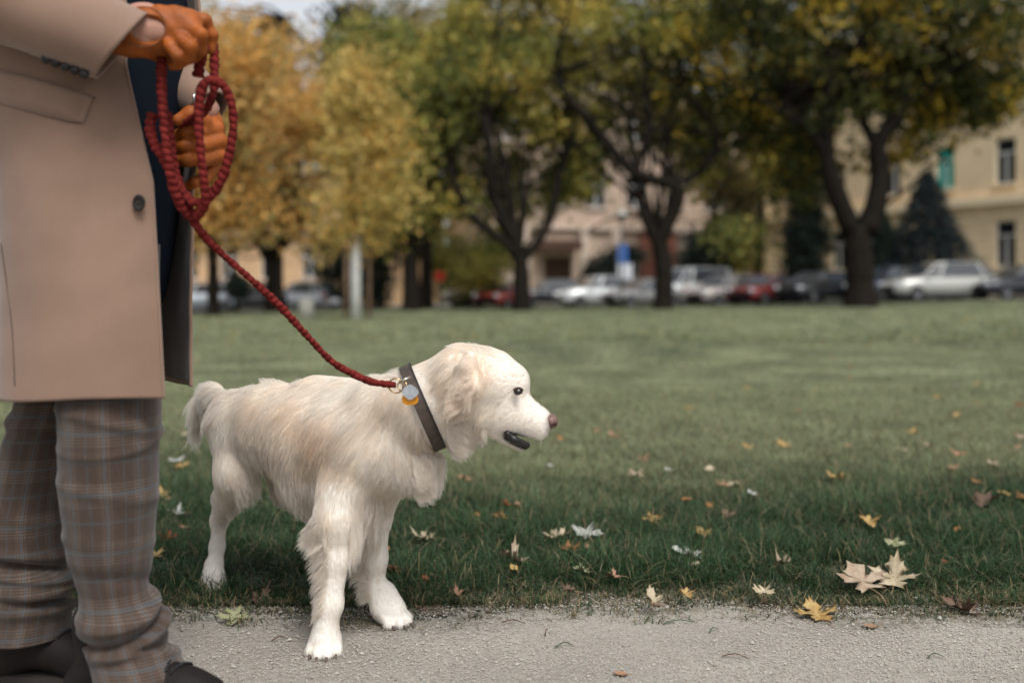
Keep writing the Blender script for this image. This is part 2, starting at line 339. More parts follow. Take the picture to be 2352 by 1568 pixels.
def tree(name, label, limbs, blobs, d, pal, n=15000, size=.2, sig=.45, ncl=170, seed=0, bark=None, cat='tree', group=None, deep=1.0, dz=0, twigs=14):
    """limbs: list of [(px,py,radius_m[,dd]), ...]; blobs: (px,py,rx_px,ry_px)"""
    r = np.random.default_rng(seed+100); bx = limbs[0][0][0]; gx = (bx-CX)/F*d; t = thing(name, label, cat, (gx, d, float(ground(gx, d))), group)
    mb = MB()
    for li, l in enumerate(limbs):
        pts = np.array([[*P(p[0], p[1], d+(p[3] if len(p) > 3 else 0)), p[2]] for p in l])
        if li == 0: pts[0, 2] = ground(gx, d)-.25
        q = spline(pts, 22); q[:, :3] += .04*np.stack([vnoise(q[:, :3], 2.5, s) for s in (seed, seed+1, seed+2)], 1)*(1 if li else .4)
        rad = q[:, 3]*(1+.10*vnoise(q[:, :3], 5, seed)); 
        if li == 0: rad[:3] *= [1.5, 1.22, 1.08]
        mb.tube(q[:, :3], rad, 12)
        if li and l[-1][2] < .2 and twigs:
            for _ in range(5):
                a = q[r.integers(8, 21), :3]; e = a+r.normal(size=3)*[1.3, 1.3, .9]+[0, 0, .8]; m_ = (a+e)/2+r.normal(size=3)*.25
                mb.tube(spline([a, m_, e], 8), np.linspace(.05, .015, 8), 6)
    cen = []; ar = np.array([b[2]*b[3] for b in blobs], float)
    for _ in range(ncl):
        b = blobs[r.choice(len(blobs), p=ar/ar.sum())]; v = r.normal(size=3); v = v/np.linalg.norm(v)*r.uniform(.2, 1)**.5
        dd = d+dz+v[1]*b[2]/F*d*deep; p = P(b[0]+v[0]*b[2], b[1]+v[2]*b[3], d); p[1] = dd; cen.append(p)
    cen = np.array(cen)
    for p in cen[:twigs*3]:
        l = limbs[r.integers(0, len(limbs))]; s = P(l[-1][0], l[-1][1], d); m_ = (s+p)/2+r.normal(size=3)*.3; mb.tube(spline([s, m_, p], 8), np.linspace(.07, .012, 8), 6)
    mb.build('trunk', bark or m_bark, t)
    V_, Q_, col = leaves(cen, size, n, sig, PAL[pal], r)
    mesh_np('crown', V_, Q_, m_leaf, t, smooth=False, colors=col)
    return t
c1 = lambda cx, cy: (430.6+cx*.3113, 287+cy*.3113)
c2 = lambda cx, cy: (976+cx*.3844, 172+cy*.3844)
c3 = lambda cx, cy: (1636+cx*.3844, 172+cy*.3844)
def L2_(f, *p): return [(*f(a[0], a[1]), *a[2:]) for a in p]
tree('park_tree', 'huge dark-trunked park tree splitting into heavy limbs in front of the yellow building',
 [L2_(c3,(885,1345,.52),(880,1180,.44),(870,1010,.42),(862,900,.42)),
  L2_(c3,(830,930,.34),(760,750,.30),(700,560,.27),(685,400,.24),(690,200,.22),(720,-150,.15)),
  L2_(c3,(920,930,.36),(985,740,.32),(1000,560,.30),(985,420,.28),(1060,300,.22),(1130,190,.2),(1200,-50,.14)),
  L2_(c3,(680,470,.20),(600,360,.15),(520,280,.12),(430,160,.09)),
  L2_(c3,(985,430,.2),(910,290,.15),(890,120,.13),(880,-100,.1)),
  L2_(c3,(1120,200,.12),(1300,60,.10),(1500,-60,.07)),
  L2_(c3,(560,300,.14),(380,200,.1),(200,60,.07))],
 [(1900,60,330,170),(2200,90,260,150),(2260,200,120,90),(1680,120,170,150),(1960,240,200,130),(1730,300,110,110),(2050,-170,380,160),(2130,310,70,60),(1880,390,60,70),(2310,130,120,150),(2170,200,110,70)], 31, 'dark', 30000, .23, .40, 400, 1, twigs=26, dz=1.5)
tree('park_tree', 'dark park tree forking into two raised limbs right of the street lamp',
 [L2_(c2,(1425,1350,.33),(1428,1150,.29),(1405,1020,.28),(1390,950,.28)),
  L2_(c2,(1380,980,.22),(1345,900,.2),(1300,820,.16),(1290,760,.13)),
  L2_(c2,(1420,970,.25),(1475,840,.23),(1510,720,.22),(1500,650,.22)),
  L2_(c2,(1500,660,.2),(1400,635,.2),(1290,600,.19),(1180,520,.18),(1080,400,.16),(970,260,.15),(880,160,.12),(780,0,.1)),
  L2_(c2,(1510,650,.14),(1600,610,.12),(1700,520,.11),(1745,430,.1),(1750,330,.08)),
  L2_(c2,(1270,560,.14),(1310,440,.13),(1335,300,.12),(1325,150,.1))],
 [(1420,80,220,150),(1600,60,190,150),(1330,230,130,100),(1560,220,130,90),(1480,-150,300,150),(1620,330,60,60),(1400,350,100,70),(1340,400,60,60)], 32, 'olive', 18000, .24, .40, 250, 2, dz=2.5)
tree('park_tree', 'park tree with three spreading limbs above the silver and red cars',
 [L2_(c2,(580,1375,.30),(578,1250,.27),(575,1130,.26),(570,1070,.26)),
  L2_(c2,(545,1090,.18),(470,1000,.17),(330,900,.16),(240,780,.15),(190,660,.13),(140,560,.11),(60,430,.09)),
  L2_(c2,(570,1080,.2),(530,970,.19),(450,830,.19),(405,720,.2),(395,560,.2),(390,460,.18),(350,250,.14)),
  L2_(c2,(600,1090,.16),(670,1000,.15),(750,870,.14),(785,720,.14),(800,600,.13),(850,460,.11),(900,300,.08))],
 [(1180,90,210,160),(1020,120,170,150),(1100,300,170,120),(1280,330,110,100),(1220,-150,280,150),(1000,400,90,90),(1260,430,70,60),(1120,440,110,50)], 33, 'olive', 18000, .24, .40, 250, 3, dz=2.5)
tree('park_tree', 'broad dark trunk with a leaning right limb beside the round red sign',
 [L2_(c1,(1655,1345,.36),(1650,1180,.3),(1645,1050,.28),(1655,960,.28)),
  L2_(c1,(1630,960,.2),(1600,850,.17),(1570,700,.14),(1540,550,.11)),
  L2_(c1,(1680,960,.22),(1730,850,.2),(1830,650,.17),(1930,470,.14),(1980,340,.1))],
 [(930,330,120,150),(1020,230,140,130),(880,140,120,110),(1010,470,70,60),(900,480,50,50)], 34, 'olive', 10000, .24, .42, 130, 4)
tree('autumn_tree', 'orange-leaved tree with a slim forked trunk left of the white-wrapped sapling',
 [L2_(c1,(605,1345,.22),(610,1200,.18),(620,1080,.17),(620,1020,.16)), L2_(c1,(610,1060,.12),(560,960,.1),(500,850,.08),(440,700,.06)), L2_(c1,(630,1040,.12),(680,920,.1),(740,820,.08),(780,650,.06))],
 [(590,330,120,130),(550,470,100,80),(500,400,70,90),(680,400,90,110),(640,220,110,100),(700,520,50,40),(600,500,120,50),(730,300,60,60),(540,240,60,50)], 36, 'orange', 9500, .24, .55, 110, 5)
tree('autumn_tree', 'orange-leaved tree nearest the person, dark straight trunk behind the leash',
 [L2_(c1,(190,1345,.2),(190,1150,.18),(185,950,.17),(180,800,.15)), L2_(c1,(180,830,.1),(140,600,.08),(60,400,.06)), L2_(c1,(190,830,.1),(260,600,.08),(330,300,.06))],
 [(500,330,90,140),(520,220,90,100),(470,470,60,80),(540,500,60,60),(560,140,80,70)], 31, 'orange', 9500, .24, .55, 100, 6)
yt = tree('young_tree', 'slender yellow young tree with a white-wrapped trunk between two stakes',
 [L2_(c1,(1240,1380,.055),(1242,1200,.055),(1245,960,.055),(1248,500,.055),(1255,0,.05),(1262,-350,.04))],
 [(825,480,95,60),(830,380,100,80),(850,260,75,80),(800,300,60,70),(820,540,75,30),(820,180,50,50),(870,450,50,60)], 26, 'yellow', 6500, .18, .42, 95, 7, bark=m_palebark, twigs=0)
def post(px, d, w_, h_, m, name, par=None, z0=None, leanp=0):
    x = (px-CX)/F*d; g_ = float(ground(x, d)); o = MB().tube([[x, d, g_-.1], [x+leanp*.5, d, g_+h_*.5], [x+leanp, d, g_+h_]], w_/2, 14).build(name, m, par); return o
m_guard = mat('trunk_wrap', (.62, .62, .60, 1), .8, noise=(8, .2)); m_stake = mat('stake_wood', (.24, .15, .10, 1), .9, noise=(6, .35))
post(817, 25.93, .27, 2.15, m_guard, 'trunk_guard', yt)
for px, mm, dd in ((795, m_stake, 25.8), (848, m_stake, 26.2)): post(px, dd, .10, 2.1, mm, 'stake', yt)
# trees and bushes that close the background
tree('distant_tree', 'tall dark tree top rising against the sky above the yellow sapling', [[(800,690,.3),(800,500,.25),(800,250,.2),(810,80,.1)]], [(800,110,55,90),(790,240,80,80),(860,170,90,80),(760,330,70,70)], 46, 'conifer', 11000, .28, .5, 120, 8, twigs=10)
tree('distant_tree', 'olive tree filling the gap between the sapling and the broad trunk', [[(980,690,.3),(980,500,.25),(990,300,.2)]], [(960,120,170,120),(1100,60,180,110),(930,280,110,100),(1050,260,160,90)], 44, 'hazy', 10000, .28, .6, 90, 9, twigs=10)
tree('distant_tree', 'thin orange tree top against the pale sky at the upper left', [[(640,690,.25),(640,450,.2),(650,200,.12),(655,40,.06)]], [(560,110,130,110),(690,180,90,100),(470,90,60,120),(640,280,140,90),(520,260,120,100)], 45, 'orange', 8000, .26, .7, 110, 10, twigs=24)
tree('distant_tree', 'brownish autumn tree in front of the far tall house', [[(1640,690,.25),(1640,500,.2),(1650,350,.12)]], [(1640,400,60,60),(1590,300,60,60),(1700,430,50,50),(1690,520,60,45)], 58, 'hazy', 8000, .3, .7, 90, 11, twigs=14)
tree('distant_tree', 'olive tree standing behind the pink town house roof line', [[(1300,690,.25),(1300,500,.2),(1300,300,.12)]], [(1300,200,200,110),(1450,150,150,100),(1180,250,100,90)], 70, 'hazy', 12000, .34, .8, 120, 12, twigs=6)
tree('distant_tree', 'greenish tree above the parked dark cars at the right of the pink house', [[(1740,690,.25),(1745,560,.2),(1750,420,.12)]], [(1700,560,60,50),(1780,360,60,90),(1800,200,160,110)], 52, 'olive', 9000, .3, .6, 90, 13, twigs=8)
tree('distant_tree', 'far tree crown behind the corner building in the upper right', [[(2000,690,.3),(2000,500,.25),(2000,250,.2)]], [(2000,-60,420,110),(2200,-20,260,110),(1800,20,200,110)], 90, 'olive', 12000, .5, 1.2, 130, 14, twigs=6)
tree('distant_tree', 'yellowish street tree out beyond the person', [[(150,690,.3),(150,500,.25),(160,300,.15)]], [(150,280,150,160),(60,380,90,90),(260,360,90,90)], 46, 'yellow', 9000, .28, .6, 110, 15, twigs=10)
tree('distant_tree', 'olive street tree farther out beyond the person', [[(-260,690,.3),(-260,500,.25),(-250,300,.15)]], [(-260,260,180,170),(-120,380,100,90),(-400,360,100,90)], 50, 'olive', 10000, .28, .6, 120, 16, twigs=10)
def bush(name, label, px, d, blobs, pal, n, size, sig, ncl, seed, top=None):
    return tree(name, label, [[(px,690,.12),(px,660,.10),(px,630,.06)]], blobs, d, pal, n, size, sig, ncl, seed, cat='shrub' if name == 'shrub' else 'tree', twigs=4)
bush('shrub', 'dark rounded evergreen shrub beside the forked tree trunk', 1635, 53, [(1635,600,75,62),(1600,560,35,30),(1660,545,40,35),(1690,610,30,40)], 'conifer', 11000, .18, .3, 130, 20)
bush('conifer', 'tall narrow dark conifer left of the huge tree trunk', 1850, 50, [(1850,560,48,90),(1852,440,42,80),(1855,350,36,70),(1850,620,50,40)], 'conifer', 14000, .2, .3, 150, 21)
def spruce(name, label, px, py0, py1, w_, d, seed, pal='blue'):
    r = np.random.default_rng(seed); base = P(px, py1, d); top = P(px, py0, d); g_ = float(ground(base[0], d)); t = thing(name, label, 'tree', (base[0], d, g_))
    MB().tube([[base[0], d, g_-.1], [base[0], d, (g_+top[2])/2], [base[0], d, top[2]]], [.16, .1, .02], 10).build('trunk', m_bark, t); cen = []
    W_ = w_/F*d
    for k in range(26):
        s = k/25; z = g_+.4+(top[2]-g_-.5)*s; R_ = W_*(1-s)**.85*r.uniform(.85, 1.1)+.12
        for a in np.arange(r.uniform(0, 1), 6.28+r.uniform(0, .5), .55 if s < .6 else .9):
            for q in (.35, .6, .85, 1): cen.append([base[0]+math.cos(a)*R_*q, d+math.sin(a)*R_*q, z-.22*q*R_+r.normal()*.05])
    V_, Q_, col = leaves(cen, .15, 20000, .13, PAL[pal], r, .6); mesh_np('crown', V_, Q_, m_leaf, t, smooth=False, colors=col); return t
spruce('spruce', 'blue-grey spruce cone in front of the yellow building', 2130, 400, 650, 135, 46.5, 30)
spruce('spruce', 'low dark spruce squeezed between the huge trunk and the blue-grey spruce', 2020, 490, 650, 70, 47, 31, 'conifer')
bush('shrub', 'olive brown hedge mass between the broad trunk and the silver car', 1080, 50, [(1060,620,90,60),(1120,600,60,60),(1010,560,60,60),(1150,560,50,50)], 'olive', 9000, .2, .4, 110, 22)
bush('shrub', 'very dark hedge mass behind the white-wrapped sapling', 880, 46, [(770,620,35,70),(860,630,40,70),(780,560,40,40),(900,580,50,60),(830,600,50,60)], 'conifer', 9000, .2, .3, 110, 23)
bush('shrub', 'small clipped dark bush in front of the pale orange house', 544, 44, [(544,665,17,22)], 'conifer', 2500, .14, .2, 30, 24)
bush('shrub', 'green shrub along the street in front of the pink house', 1335, 52, [(1400,620,45,40),(1440,590,30,30)], 'conifer', 4000, .18, .3, 50, 25)
# ================================================================ STREET THINGS
m_post = mat('post_metal', (.10,.10,.10,1), .5, metal=.4); m_conc = mat('concrete', (.33,.32,.28,1), .9, noise=(4,.25), bump=(30,.4,.01))
x = (704-CX)/F*26; t = thing('stone_bollard', 'short grey concrete pillar at the lawn edge left of the sapling', 'bollard', (x, 26, float(ground(x, 26)))); g_ = float(ground(x, 26))
mb = MB(); mb.tube([[x,26,g_-.1],[x,26,g_+.42],[x,26,g_+.47]], [.2,.19,.17], 20); mb.build('pillar', m_conc, t); MB().ell((x,26,g_+.49), (.185,.185,.05)).build('cap', m_conc, t)
def sign(px, py, d, r_, m, label, face='disc'):
    x = (px-CX)/F*d; g_ = float(ground(x, d)); t = thing('road_sign', label, 'sign', (x, d, g_)); z = P(px, py, d)[2]
    MB().tube([[x,d,g_-.1],[x,d,z+r_]], .035, 10).build('post', m_post, t)
    th = np.linspace(0, 2*np.pi, 32, endpoint=False); c = np.stack([x+r_*np.cos(th), np.full(32, d-.05), z+r_*np.sin(th)], 1); V_ = np.vstack([c, c+[0,.02,0]])
    mesh_np('sign_face', V_, [np.array([[i,(i+1)%32,32+(i+1)%32,32+i] for i in range(32)]), np.arange(32)[None], np.arange(32,64)[None,::-1]], m, t, smooth=False); return t
mat('sign_red', rgb(205, 60, 40), .5); mat('banner_blue', rgb(60, 105, 175), .7); mat('banner_white', (.6,.62,.66,1), .7)
sign(1010, 634, 36, .2, MATS['sign_red'], 'round red road sign on a dark post beside the broad trunk')
x = (1436-CX)/F*47; g_ = float(ground(x, 47)); t = thing('banner', 'tall blue and white banner on a pole above the white cars', 'banner', (x, 47, g_))
zt, zm, zb = P(1436, 560, 47)[2], P(1436, 605, 47)[2], P(1436, 640, 47)[2]
MB().box((x-.34, 46.98, zm), (x+.10, 47.02, zt)).build('upper_panel', MATS['banner_blue'], t, smooth=False); MB().box((x-.34, 46.98, zb), (x+.34, 47.02, zm-.01)).build('lower_panel', MATS['banner_white'], t, smooth=False)
MB().tube([[x-.38,47,g_-.1],[x-.38,47,zt+.1]], .03, 8).build('pole', m_post, t)
x = (1428-CX)/F*42; g_ = float(ground(x, 42)); t = thing('street_lamp', 'street lamp with a pale globe in front of the pink house', 'lamp', (x, 42, g_)); z = P(1428, 494, 42)[2]
MB().tube([[x,42,g_-.1],[x,42,g_+1],[x,42,z-.25]], [.07,.05,.04], 10).build('pole', m_post, t); MB().ell((x,42,z), (.24,.24,.2)).build('lamp_globe', mat('globe_glass', (.7,.7,.66,1), .3), t)
MB().tube([[x,42,z-.27],[x,42,z-.17]], [.12,.15], 14).build('globe_holder', m_post, t)
# ================================================================ CARS
m_cglass = mat('car_glass', (.03,.035,.04,1), .05, spec=.8); m_tyre = mat('tyre', (.02,.02,.02,1), .9); m_rim = mat('rim', (.16,.16,.17,1), .4, metal=.6)
m_head = mat('headlight', (.55,.57,.6,1), .1, spec=.8); m_tail = mat('taillight', (.35,.02,.02,1), .2); m_trim = mat('black_trim', (.02,.02,.022,1), .6); m_plate = mat('number_plate', (.6,.6,.58,1), .5)
CARN = 0
def car(name, label, px, d, yaw, col, kind='hatch', length=4.2, H_=1.48, group='cars parked along the street behind the lawn', metal=.3):
    global CARN; CARN += 1
    x = (px-CX)/F*d; g_ = float(ground(x, d)); t = thing(name, label, 'car' if kind != 'van' else 'van', (x, d, g_), group)
    m = mat('car_paint_%d' % CARN, col, .28, metal=metal, coat=.6); a = math.radians(yaw); R = np.array([[math.cos(a), -math.sin(a), 0], [math.sin(a), math.cos(a), 0], [0, 0, 1]])
    T_ = lambda V_: np.asarray(V_, float)@R.T+[x, d, g_]
    Lh = length/2; w_ = .88; zb = .20; belt = .92*H_/1.48
    # lower body: stations from nose (-x) to tail (+x): (x, half width, bottom, top)
    if kind == 'sedan': st = [(-Lh,.62,.34,.62),(-Lh+.12,.78,.24,.74),(-Lh+.5,.86,.2,.84),(-Lh*.42,.88,.2,belt),(0,.89,.2,belt+.02),(Lh*.5,.88,.2,belt+.03),(Lh-.35,.85,.22,belt+.02),(Lh-.08,.78,.26,belt-.06),(Lh,.66,.36,.78)]; gh = [(-Lh*.44,0),(-Lh*.12,1),(Lh*.36,1),(Lh*.74,0)]
    elif kind == 'van': st = [(-Lh,.64,.34,.70),(-Lh+.12,.8,.24,.9),(-Lh+.5,.87,.2,1.05),(-Lh*.6,.9,.2,1.12),(0,.92,.2,1.14),(Lh*.6,.92,.2,1.14),(Lh-.1,.9,.22,1.14),(Lh,.8,.3,1.1)]; belt = 1.12; gh = [(-Lh*.72,0),(-Lh*.38,1),(Lh*.93,1),(Lh*.99,0)]
    else: st = [(-Lh,.62,.34,.62),(-Lh+.12,.78,.24,.76),(-Lh+.5,.86,.2,.88),(-Lh*.45,.89,.2,belt),(0,.9,.2,belt+.02),(Lh*.55,.89,.2,belt+.05),(Lh-.12,.86,.24,belt+.05),(Lh,.76,.34,belt-.05)]; gh = [(-Lh*.50,0),(-Lh*.16,1),(Lh*.70,.97),(Lh*.96,0)]
    n = 12; V_ = []
    for sx_, hw, b_, tp_ in st:
        for (yy, zz) in ((.0,0),(.85,0),(.98,.16),(1,.5),(.97,.82),(.86,1.0),(.0,1.03)): V_.append((sx_, -hw*yy, b_+(tp_-b_)*zz))
        for (yy, zz) in ((.86,1.0),(.97,.82),(1,.5),(.98,.16),(.85,0)): V_.append((sx_, hw*yy, b_+(tp_-b_)*zz))
    k = len(st); Qs = [[i*n+j, i*n+(j+1)%n, (i+1)*n+(j+1)%n, (i+1)*n+j] for i in range(k-1) for j in range(n)]
    o = mesh_np('body', T_(V_), [np.array(Qs), np.arange(n)[None], np.arange((k-1)*n, k*n)[None, ::-1]], m, t)
    # greenhouse
    r0, r1 = [], []
    zz0 = belt+.0; top = H_ if kind != 'van' else max(H_, 1.85); gx = [g[0] for g in gh]
    base = [(gx[0], .80), (gx[1]-.1, .84), (gx[2]+.05, .84), (gx[3], .76)]; roof = [(gx[1]-.05, .60), (gx[1]+.25, .66), (gx[2]-.25, .66), (gx[2], .60)]
    Vb = [(bx, s*by, zz0) for s in (-1, 1) for bx, by in base]; Vr = [(bx, s*by, top-(.05 if q in (0, 3) else 0)) for s in (-1, 1) for q, (bx, by) in enumerate(roof)]
    Vg = Vb+Vr; Qg = []
    for s in (0, 4):
        for q in range(3): Qg.append([s+q, s+q+1, 8+s+q+1, 8+s+q])
    Qg += [[0,4,12,8],[3,7,15,11],[8,12,13,9],[9,13,14,10],[10,14,15,11]]
    mesh_np('cabin', T_(Vg), np.array(Qg), m, t, smooth=False)
    def panel(pts, name_, mm, out=.012, par=t):
        p = np.array(pts, float); nn = np.cross(p[1]-p[0], p[2]-p[0]); nn /= np.linalg.norm(nn); c_ = p.mean(0)-np.array([0, 0, (zz0+top)/2]); nn = nn if nn@c_ > 0 else -nn
        ctr_ = p.mean(0); p = ctr_+(p-ctr_)*.90; V2 = np.vstack([p+nn*.002, p+nn*out]); return mesh_np(name_, T_(V2), np.array([[0,1,5,4],[1,2,6,5],[2,3,7,6],[3,0,4,7],[4,5,6,7]]), mm, par, smooth=False)
    Vg = np.array(Vg)
    for s in (0, 4):
        for q in range(3):
            panel([Vg[s+q], Vg[s+q+1], Vg[8+s+q+1], Vg[8+s+q]], 'side_window', m_cglass)
    panel([Vg[0], Vg[4], Vg[12], Vg[8]], 'windshield', m_cglass); panel([Vg[3], Vg[7], Vg[15], Vg[11]], 'rear_window', m_cglass)
    for sx_ in (-Lh*.62, Lh*.62):
        for s in (-1, 1):
            c_ = np.array([sx_, s*.80, .32]); th = np.linspace(0, 2*np.pi, 25)[:-1]
            prof = [(.17,-.10),(.30,-.11),(.325,-.06),(.325,.06),(.30,.11),(.17,.10)]
            Vw = np.array([[c_[0]+p_[0]*math.cos(a_), c_[1]+p_[1]*1.0, c_[2]+p_[0]*math.sin(a_)] for a_ in th for p_ in prof]); m6 = 6
            Qw = [[i*m6+j, i*m6+(j+1)%m6, ((i+1)%24)*m6+(j+1)%m6, ((i+1)%24)*m6+j] for i in range(24) for j in range(m6)]
            wh = mesh_np('wheel', T_(Vw), np.array(Qw), m_tyre, t)
            rimV = np.array([[c_[0]+.175*math.cos(a_), c_[1]+s*.10, c_[2]+.175*math.sin(a_)] for a_ in th]+[[c_[0], c_[1]+s*.06, c_[2]]])
            mesh_np('rim', T_(rimV), np.array([[i, (i+1)%24, 24] for i in range(24)]), m_rim, wh)
    for s in (-1, 1):
        mb_ = MB().ell((-Lh+.10, s*.62, .68), (.12, .17, .09)); mb_.V = [T_(v) for v in mb_.V]; mb_.build('headlight', m_head, t)
        mb_ = MB().ell((Lh-.06, s*.68, .86), (.08, .12, .13)); mb_.V = [T_(v) for v in mb_.V]; mb_.build('taillight', m_tail, t)
        mb_ = MB().ell((gx[0]+.25, s*1.0, belt+.08), (.09, .12, .08)); mb_.V = [T_(v) for v in mb_.V]; mb_.build('side_mirror', m, t)
    mb_ = MB().box((-Lh-.02, -.5, .36), (-Lh+.05, .5, .52)); mb_.V = [T_(v) for v in mb_.V]; mb_.build('grille', m_trim, t, smooth=False)
    return t
CARS = [
 ('silver estate car seen from the side in front of the blue-grey spruce', 2155, 42.5, 8, (.40,.40,.37,1), 'hatch', 4.7, 1.62),
 ('dark car at the right edge of the street row', 2350, 42, 10, (.02,.022,.028,1), 'sedan', 4.5, 1.5),
 ('dark blue car half hidden behind the huge tree trunk', 2040, 45, 25, (.03,.04,.06,1), 'hatch', 4.0, 1.55),
 ('black car with a bright windshield left of the huge tree trunk', 1875, 45.5, 35, (.015,.017,.02,1), 'hatch', 4.2, 1.45),
 ('dark red and white reflecting car between the black car and the silver one', 1760, 46.5, 40, (.16,.02,.018,1), 'sedan', 4.2, 1.42),
 ('silver car with bronze tint in the middle of the right row', 1670, 47, 30, (.34,.30,.28,1), 'hatch', 4.2, 1.48),
 ('white van close behind the forked tree trunk', 1590, 50.5, 35, (.6,.62,.62,1), 'van', 4.6, 1.9),
 ('grey low car just left of the forked tree trunk', 1478, 48, 25, (.22,.22,.21,1), 'sedan', 4.0, 1.4),
 ('white estate car with dark side windows in front of the pink house', 1378, 50, 18, (.62,.64,.64,1), 'hatch', 4.5, 1.58),
 ('dark grey car right of the three-limbed tree', 1262, 52, 15, (.03,.032,.036,1), 'hatch', 4.0, 1.45),
 ('silver hatchback left of the three-limbed tree', 1110, 53, 15, (.40,.40,.38,1), 'hatch', 4.2, 1.5),
 ('red car partly covering the silver hatchback', 1160, 50, 60, (.22,.03,.02,1), 'sedan', 4.0, 1.2),
 ('car with a large pale windshield behind the short concrete pillar', 700, 54, -35, (.50,.52,.55,1), 'hatch', 4.2, 1.5),
 ('dark car in the shade between the two orange tree trunks', 585, 54, 10, (.03,.03,.035,1), 'sedan', 4.3, 1.42),
 ('pale bluish car beside the open coat', 455, 53, 20, (.50,.55,.60,1), 'hatch', 4.2, 1.5)]
for c_ in CARS: car('parked_car', c_[0], c_[1], c_[2], c_[3], c_[4], c_[5], c_[6], c_[7])
# ================================================================ GROUND
def edge(x): return 2.37+.035*np.sin(x*2.3+.6)+.022*np.sin(x*6.1)+.016*np.sin(x*13+1)
m_lawn = mat('lawn_soil', (.200,.218,.120,1), 1, noise=(1.3,.4), bump=(90,.8,.03), thr=(.40,.58), col2=(.09,.105,.055,1))
xs = np.unique(np.concatenate([np.linspace(-220, -40, 10), np.linspace(-40, 40, 81), np.linspace(40, 220, 10)])); ys = np.unique(np.concatenate([np.linspace(2.2, 12, 30), np.linspace(12, 60, 49), np.linspace(60, 400, 12)]))
X, Y = np.meshgrid(xs, ys, indexing='ij'); nx, ny = X.shape; i, j = np.meshgrid(np.arange(nx-1), np.arange(ny-1), indexing='ij'); i = i.ravel(); j = j.ravel()
tag(mesh_np('lawn', np.stack([X.ravel(), Y.ravel(), ground(X, Y).ravel()], 1), np.stack([i*ny+j, (i+1)*ny+j, (i+1)*ny+j+1, i*ny+j+1], 1), m_lawn), kind='structure')
# street behind the lawn
def strip(name, y0, y1, dz, m):
    xs = np.linspace(-50, 50, 71); V_ = [[x, y-.35*x, float(ground(x, y-.35*x))+dz] for x in xs for y in (y0, (y0+y1)/2, y1)]
    q = [[a*3+b, (a+1)*3+b, (a+1)*3+b+1, a*3+b+1] for a in range(70) for b in (0, 1)]
    return tag(mesh_np(name, V_, np.array(q), m), kind='structure')
strip('road', 45.2, 54.5, .012, mat('asphalt', (.055,.055,.057,1), .95, noise=(3,.25)))
strip('pavement', 54.5, 57.5, .10, mat('pavement_slabs', (.25,.24,.22,1), .9, noise=(2,.2)))
strip('kerb', 44.9, 45.2, .02, m_conc)
# gravel path
m_path = mat('gravel_path', rgb(150,144,134), 1, noise=(7,.0), bump=(420,1,.006)); t_ = m_path.node_tree
def gravel_nodes(m):
    N, L = m.node_tree.nodes, m.node_tree.links; b = N['Principled BSDF']; tc = N.new('ShaderNodeTexCoord')
    vo = N.new('ShaderNodeTexVoronoi'); vo.inputs['Scale'].default_value = 210; L.new(tc.outputs['Object'], vo.inputs['Vector'])
    n1 = N.new('ShaderNodeTexNoise'); n1.inputs['Scale'].default_value = 2.2; n1.inputs['Detail'].default_value = 8; L.new(tc.outputs['Object'], n1.inputs['Vector'])
    cr = N.new('ShaderNodeValToRGB'); L.new(vo.outputs['Color'], cr.inputs[0]); e = cr.color_ramp.elements
    e[0].color = (.16,.14,.115,1); e[1].color = (.34,.315,.275,1); x_ = e.new(.12); x_.color = (.24,.215,.18,1); x_ = e.new(.5); x_.color = (.29,.27,.235,1)
    mx = N.new('ShaderNodeMix'); mx.data_type = 'RGBA'; mx.blend_type = 'MULTIPLY'; L.new(cr.outputs[0], mx.inputs['A']); r = N.new('ShaderNodeMapRange'); r.inputs[1].default_value = .35; r.inputs[2].default_value = .65; r.inputs[3].default_value = .78; r.inputs[4].default_value = 1.06
    L.new(n1.outputs['Fac'], r.inputs[0]); cb = N.new('ShaderNodeCombineColor'); [L.new(r.outputs[0], cb.inputs[k]) for k in range(3)]; mx.inputs[0].default_value = 1; L.new(cb.outputs[0], mx.inputs['B']); L.new(mx.outputs['Result'], b.inputs['Base Color'])
    u = N.new('ShaderNodeBump'); u.inputs['Strength'].default_value = .8; u.inputs['Distance'].default_value = .003; L.new(vo.outputs['Distance'], u.inputs['Height']); u.invert = True; L.new(u.outputs[0], b.inputs['Normal'])
gravel_nodes(m_path)
xs = np.linspace(-12, 12, 241); rows = np.linspace(0, 1, 20)
Vp = [[x, -6+(edge(x)+.06+6)*r_, .004+.003*math.sin(x*5)*math.sin(r_*40)] for x in xs for r_ in rows]; q = [[a*20+b, (a+1)*20+b, (a+1)*20+b+1, a*20+b+1] for a in range(240) for b in range(19)]
tag(mesh_np('path', Vp, np.array(q), m_path), kind='structure')
